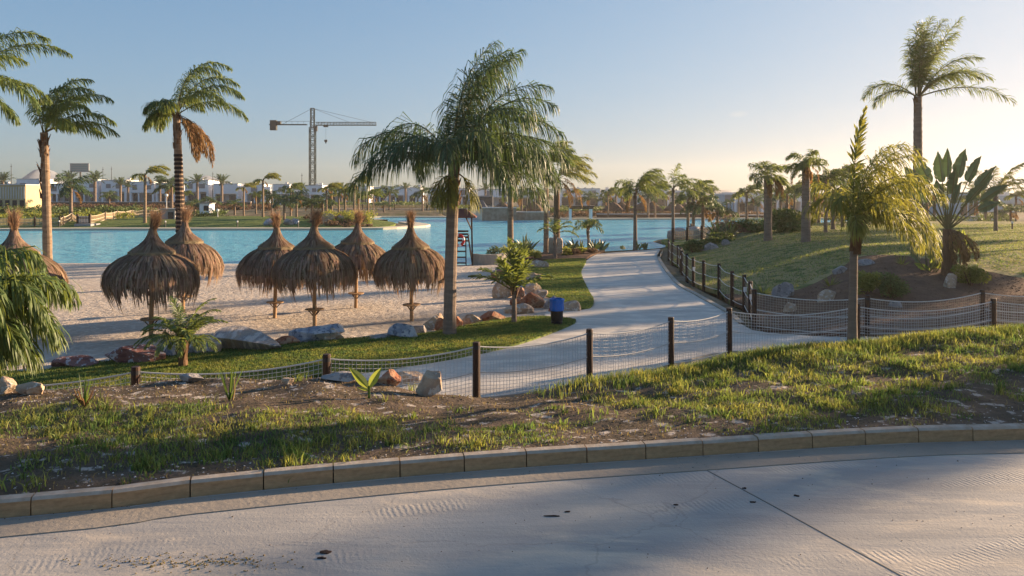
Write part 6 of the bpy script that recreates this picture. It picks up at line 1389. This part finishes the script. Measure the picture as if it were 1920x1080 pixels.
# separate coarse tufts
q = rs(610); T = scatter(VG, 2100, 611); c = cover(T); T = T[q.random(len(T)) < np.clip((c-.25)*1.8, .03, .9)]
pp = []; hh = []
for (x, y) in T:
    k = q.integers(8, 34); r = q.uniform(.015, .07); a = q.normal(0, r, (k, 2)); pp.append(a+[x, y]); hh.append(q.uniform(.03, .09, k)*q.uniform(.7, 1.35))
pp = np.concatenate(pp); hh = np.concatenate(hh); blades('grass', np.column_stack([pp, H(pp[:, 0], pp[:, 1])]), hh, 'grass', 612, w=.005, lean=1.1, label='coarse grass tufts on the roadside verge')
# ridge grass, long and lit
q = rs(620); n = 15000; x = q.uniform(0.2, 11, n); y = np.interp(x, crx, cry)+q.normal(.0, .22, n); k = q.random(n) < np.clip((x-.1)/1.6, 0, 1); x, y = x[k], y[k]
blades('grass', np.column_stack([x, y, H(x, y)]), q.uniform(.04, .12, len(x)), 'grass', 621, w=.004, lean=.6, label='longer sunlit grass along the crest of the verge')
q = rs(625); P = scatter(VG, 14000, 626); k = q.random(len(P)) < .5; P = P[k]; blades('dry_grass', np.column_stack([P, H(P[:, 0], P[:, 1])]), q.uniform(.012, .04, len(P)), 'grass_dry', 627, w=.004, lean=1.6, label='dry straw coloured grass lying on the verge')
# lawns
for nm, poly, n, hh_, off, sd, m, lb in (('grass', LAWN1, 95000, (.02, .05), .065, 630, 'grass', 'short grass of the near lawn beside the beach rocks'), ('grass', LAWN2, 36000, (.02, .05), .065, 631, 'grass', 'short grass of the lawn tongue left of the path')):
    P = scatter(poly, n, sd); q = rs(sd+5); blades(nm, np.column_stack([P, H(P[:, 0], P[:, 1])+off]), q.uniform(*hh_, len(P)), m, sd+9, w=.008, lean=.8, label=lb)
RL = np.array([(7.9, 27), (8, 34), (9, 42.5), (14, 54), (20, 62), (44, 62), (34, 40), (24, 25.5), (19, 27), (16.5, 29.5), (14.6, 31), (12, 28.6), (10, 26.8)])
P = scatter(RL, 110000, 640); q = rs(641); P = P[q.random(len(P)) < np.clip(28/P[:, 1], 0, 1)**1.5]
blades('grass', np.column_stack([P, H(P[:, 0], P[:, 1])+.045]), q.uniform(.03, .07, len(P)), 'grass', 642, w=.014, lean=1.0, label='grass of the lawn mound right of the path')
# crumbs of earth and stone
def crumbs(name, P, s, m, seed, label, cat, z=None):
    q = rs(seed); n = len(P); V0 = norm(np.array([[1, 0, 0], [-1, 0, 0], [0, 1, 0], [0, -1, 0], [0, 0, 1], [0, 0, -1.]])); F0 = np.array([[0, 2, 4], [2, 1, 4], [1, 3, 4], [3, 0, 4], [2, 0, 5], [1, 2, 5], [3, 1, 5], [0, 3, 5]])
    S = q.uniform(.5, 1.5, (n, 6, 1))*np.asarray(s).reshape(-1, 1, 1)*np.array([1, 1, .6]); a = q.uniform(0, 6.28, n); ca, sa = np.cos(a)[:, None], np.sin(a)[:, None]
    V = V0[None]*S; V = np.stack([V[..., 0]*ca-V[..., 1]*sa, V[..., 0]*sa+V[..., 1]*ca, V[..., 2]], -1)
    zz_ = H(P[:, 0], P[:, 1]) if z is None else np.full(n, z); V += np.column_stack([P, zz_])[:, None, :]
    Fc = (F0[None]+np.arange(n)[:, None, None]*6).reshape(-1, 3); return tag(G().add(V.reshape(-1, 3), Fc).build(name, M[m]), label, cat, kind='stuff')
M['chalk'] = mat('chalky_stone', (0.52, 0.47, 0.42), 0.9, island=0.35)
q = rs(650); P = scatter(VG, 26000, 651); yk = np.interp(P[:, 0], cx, cy)+.13; c = cover(P); P = P[c < .6]; crumbs('gravel', P, q.uniform(.003, .011, len(P))*np.where(q.random(len(P)) < .03, 2.4, 1), 'verge', 652, 'crumbs of earth and bark on the bare verge', 'gravel')
P = scatter(VG, 9000, 653); yk = np.interp(P[:, 0], cx, cy)+.13; k = (P[:, 1]-yk < .45+.2*nz2(P, 1.3)) | ((P[:, 1] > 7.2) & (P[:, 0] < -.7)); P = P[k]; crumbs('gravel', P, q.uniform(.003, .011, len(P)), 'chalk', 654, 'pale chalky gravel along the kerb and crest', 'gravel')
q = rs(655); x = q.uniform(-5, 6, 700); y = np.interp(x, cx, cy)-np.abs(q.normal(0, .14, 700))-.02; crumbs('gravel', np.column_stack([x, y]), q.uniform(.002, .007, 700), 'verge', 656, 'fine gravel swept against the kerb', 'gravel', z=ROAD_Z+.004)
P = np.column_stack([rs(657).uniform(-4, 6, 420), rs(658).uniform(2.2, 5.6, 420)]); crumbs('leaf_litter', P, rs(659).uniform(.0015, .0045, 420), 'boot', 660, 'scattered crumbs of leaf litter on the road', 'litter', z=ROAD_Z+.002)
P = np.column_stack([rs(661).normal(-1.75, .28, 260), rs(662).normal(4.02, .05, 260)]); crumbs('leaf_litter', P, rs(663).uniform(.003, .008, 260), 'grass_dry', 664, 'small heap of dry litter on the left of the road', 'litter', z=ROAD_Z+.003)
q = rs(670); P = scatter(BEACH, 3000, 671); P = P[(P[:, 1] > 14.5) & (P[:, 1] < 24)]; crumbs('sand_clods', P, q.uniform(.01, .035, len(P)), 'sand', 672, 'clods of raked sand on the beach', 'sand')
q = rs(675); P = scatter(MULCH, 5000, 676); o = crumbs('bark_chips', P, q.uniform(.015, .04, len(P)), 'mulch', 677, 'bark chips of the mulch bed', 'bark chips')
for v in o.data.vertices: v.co.z += .09
# damp blotches and twigs on the road
def blotch(px, py, w, d, seed, label, m='joint'):
    x, y = P0(px, py, ROAD_Z); q = rs(seed); n = 18; a = np.arange(n)*2*math.pi/n; r = 1+.75*q.normal(0, 1, n)*.6; r = np.convolve(np.r_[r[-1], r, r[0]], [.25, .5, .25], 'valid')
    V = np.column_stack([r*np.cos(a)*w, r*np.sin(a)*d, np.full(n, .004)]); V = np.vstack([V, [[0, 0, .007]], V*[1.03, 1.03, 0]]); i = np.arange(n); j = (i+1) % n
    g = G().add(V, np.stack([i, j, np.full(n, n)], -1)); g.add(V, np.stack([i+n+1, j+n+1, j, i], -1)); return tag(g.build('dropping', M['dung'], loc=(x, y, ROAD_Z+.001)), label, 'dropping')
M['dung'] = mat('dark_dropping', (0.045, 0.022, 0.014), 0.9, bump=.01, bscale=60)
blotch(610, 1036, .028, .02, 1, 'larger dark blotch low on the road left of centre'); blotch(604, 1047, .026, .009, 2, 'thin dark blotch just below the larger one')
blotch(1037, 968, .035, .011, 3, 'long brown blotch in the middle of the road'); blotch(1064, 960, .016, .008, 4, 'short brown blotch right of the long one'); blotch(1397, 916, .014, .01, 5, 'dark spot on the road joint'); blotch(1493, 930, .012, .01, 6, 'dark spot right of the road joint'); blotch(1412, 942, .02, .009, 7, 'brown twig like spot touching the road joint'); blotch(1268, 947, .012, .006, 8, 'tiny dark spot left of the road joint')

# ------------------------------------------------------------------ unseen trees added beyond the right edge to cast shade into the view
def shade_tree(x, y, h, r, seed, label):
    q = rs(seed); root = empty('tree', (x, y, h1(x, y))); g = G(); tp = trunk(g, h*.5, .2, .13, (.2, .1), seed=seed)
    for k in range(6):
        a = q.uniform(0, 6.28); g.tube([tp*[1, 1, .8], tp+[math.cos(a)*r*.4, math.sin(a)*r*.4, h*.12], tp+[math.cos(a)*r*.8, math.sin(a)*r*.8, h*.25]], [.09, .05, .02], 6)
    g.build('trunk', M['bark'], root); g = G(); gg = G(); bush_geo(gg, r, h*.75, 1500 if r < 1.2 else 4600, q, .12 if r < 1.2 else .15, lobes=14 if r < 1.2 else 10); T = np.eye(4); T[2, 3] = h*.3; g.merge(gg, T); g.build('crown', M['bush'], root); return tag(root, label, 'tree', 'added shade trees beyond the right edge')
def sr(s, r): return (-.5*s+.866*r, .866*s+.5*r)
for i, (s, r, h, rad) in enumerate([(11.6, 41, 5.9, 1.6), (14.2, 43, 6.2, 1.9), (17.2, 44, 6.2, 1.5), (20.5, 62, 9.2, 2.4), (25, 67, 9.8, 2.8), (29.8, 76, 10.6, 3.0), (3.35, 31, 8.4, .62), (4.0, 34, 8.8, .5)]):
    x, y = sr(s, r); shade_tree(x, y, h, rad, 700+i, ['first', 'second', 'third', 'fourth', 'fifth', 'sixth', 'seventh', 'eighth', 'ninth'][i]+' broad green tree added unseen on the right to cast shade')

# ------------------------------------------------------------------ the evening air
def haze(density):
    m = bpy.data.materials.new('evening_haze'); m.use_nodes = True; N, L = m.node_tree.nodes, m.node_tree.links
    N.remove(N['Principled BSDF']); v = N.new('ShaderNodeVolumePrincipled'); v.inputs['Color'].default_value = (1.0, 0.93, 0.82, 1)
    v.inputs['Density'].default_value = density; v.inputs['Anisotropy'].default_value = 0.5
    L.new(v.outputs[0], N['Material Output'].inputs['Volume'])
    g = G(); g.box((0, 470, 19), (1100, 1040, 46)); o = g.build('haze', m); return tag(o, 'thin warm evening haze over the lagoon', 'haze', kind='stuff')
haze(0.00033)
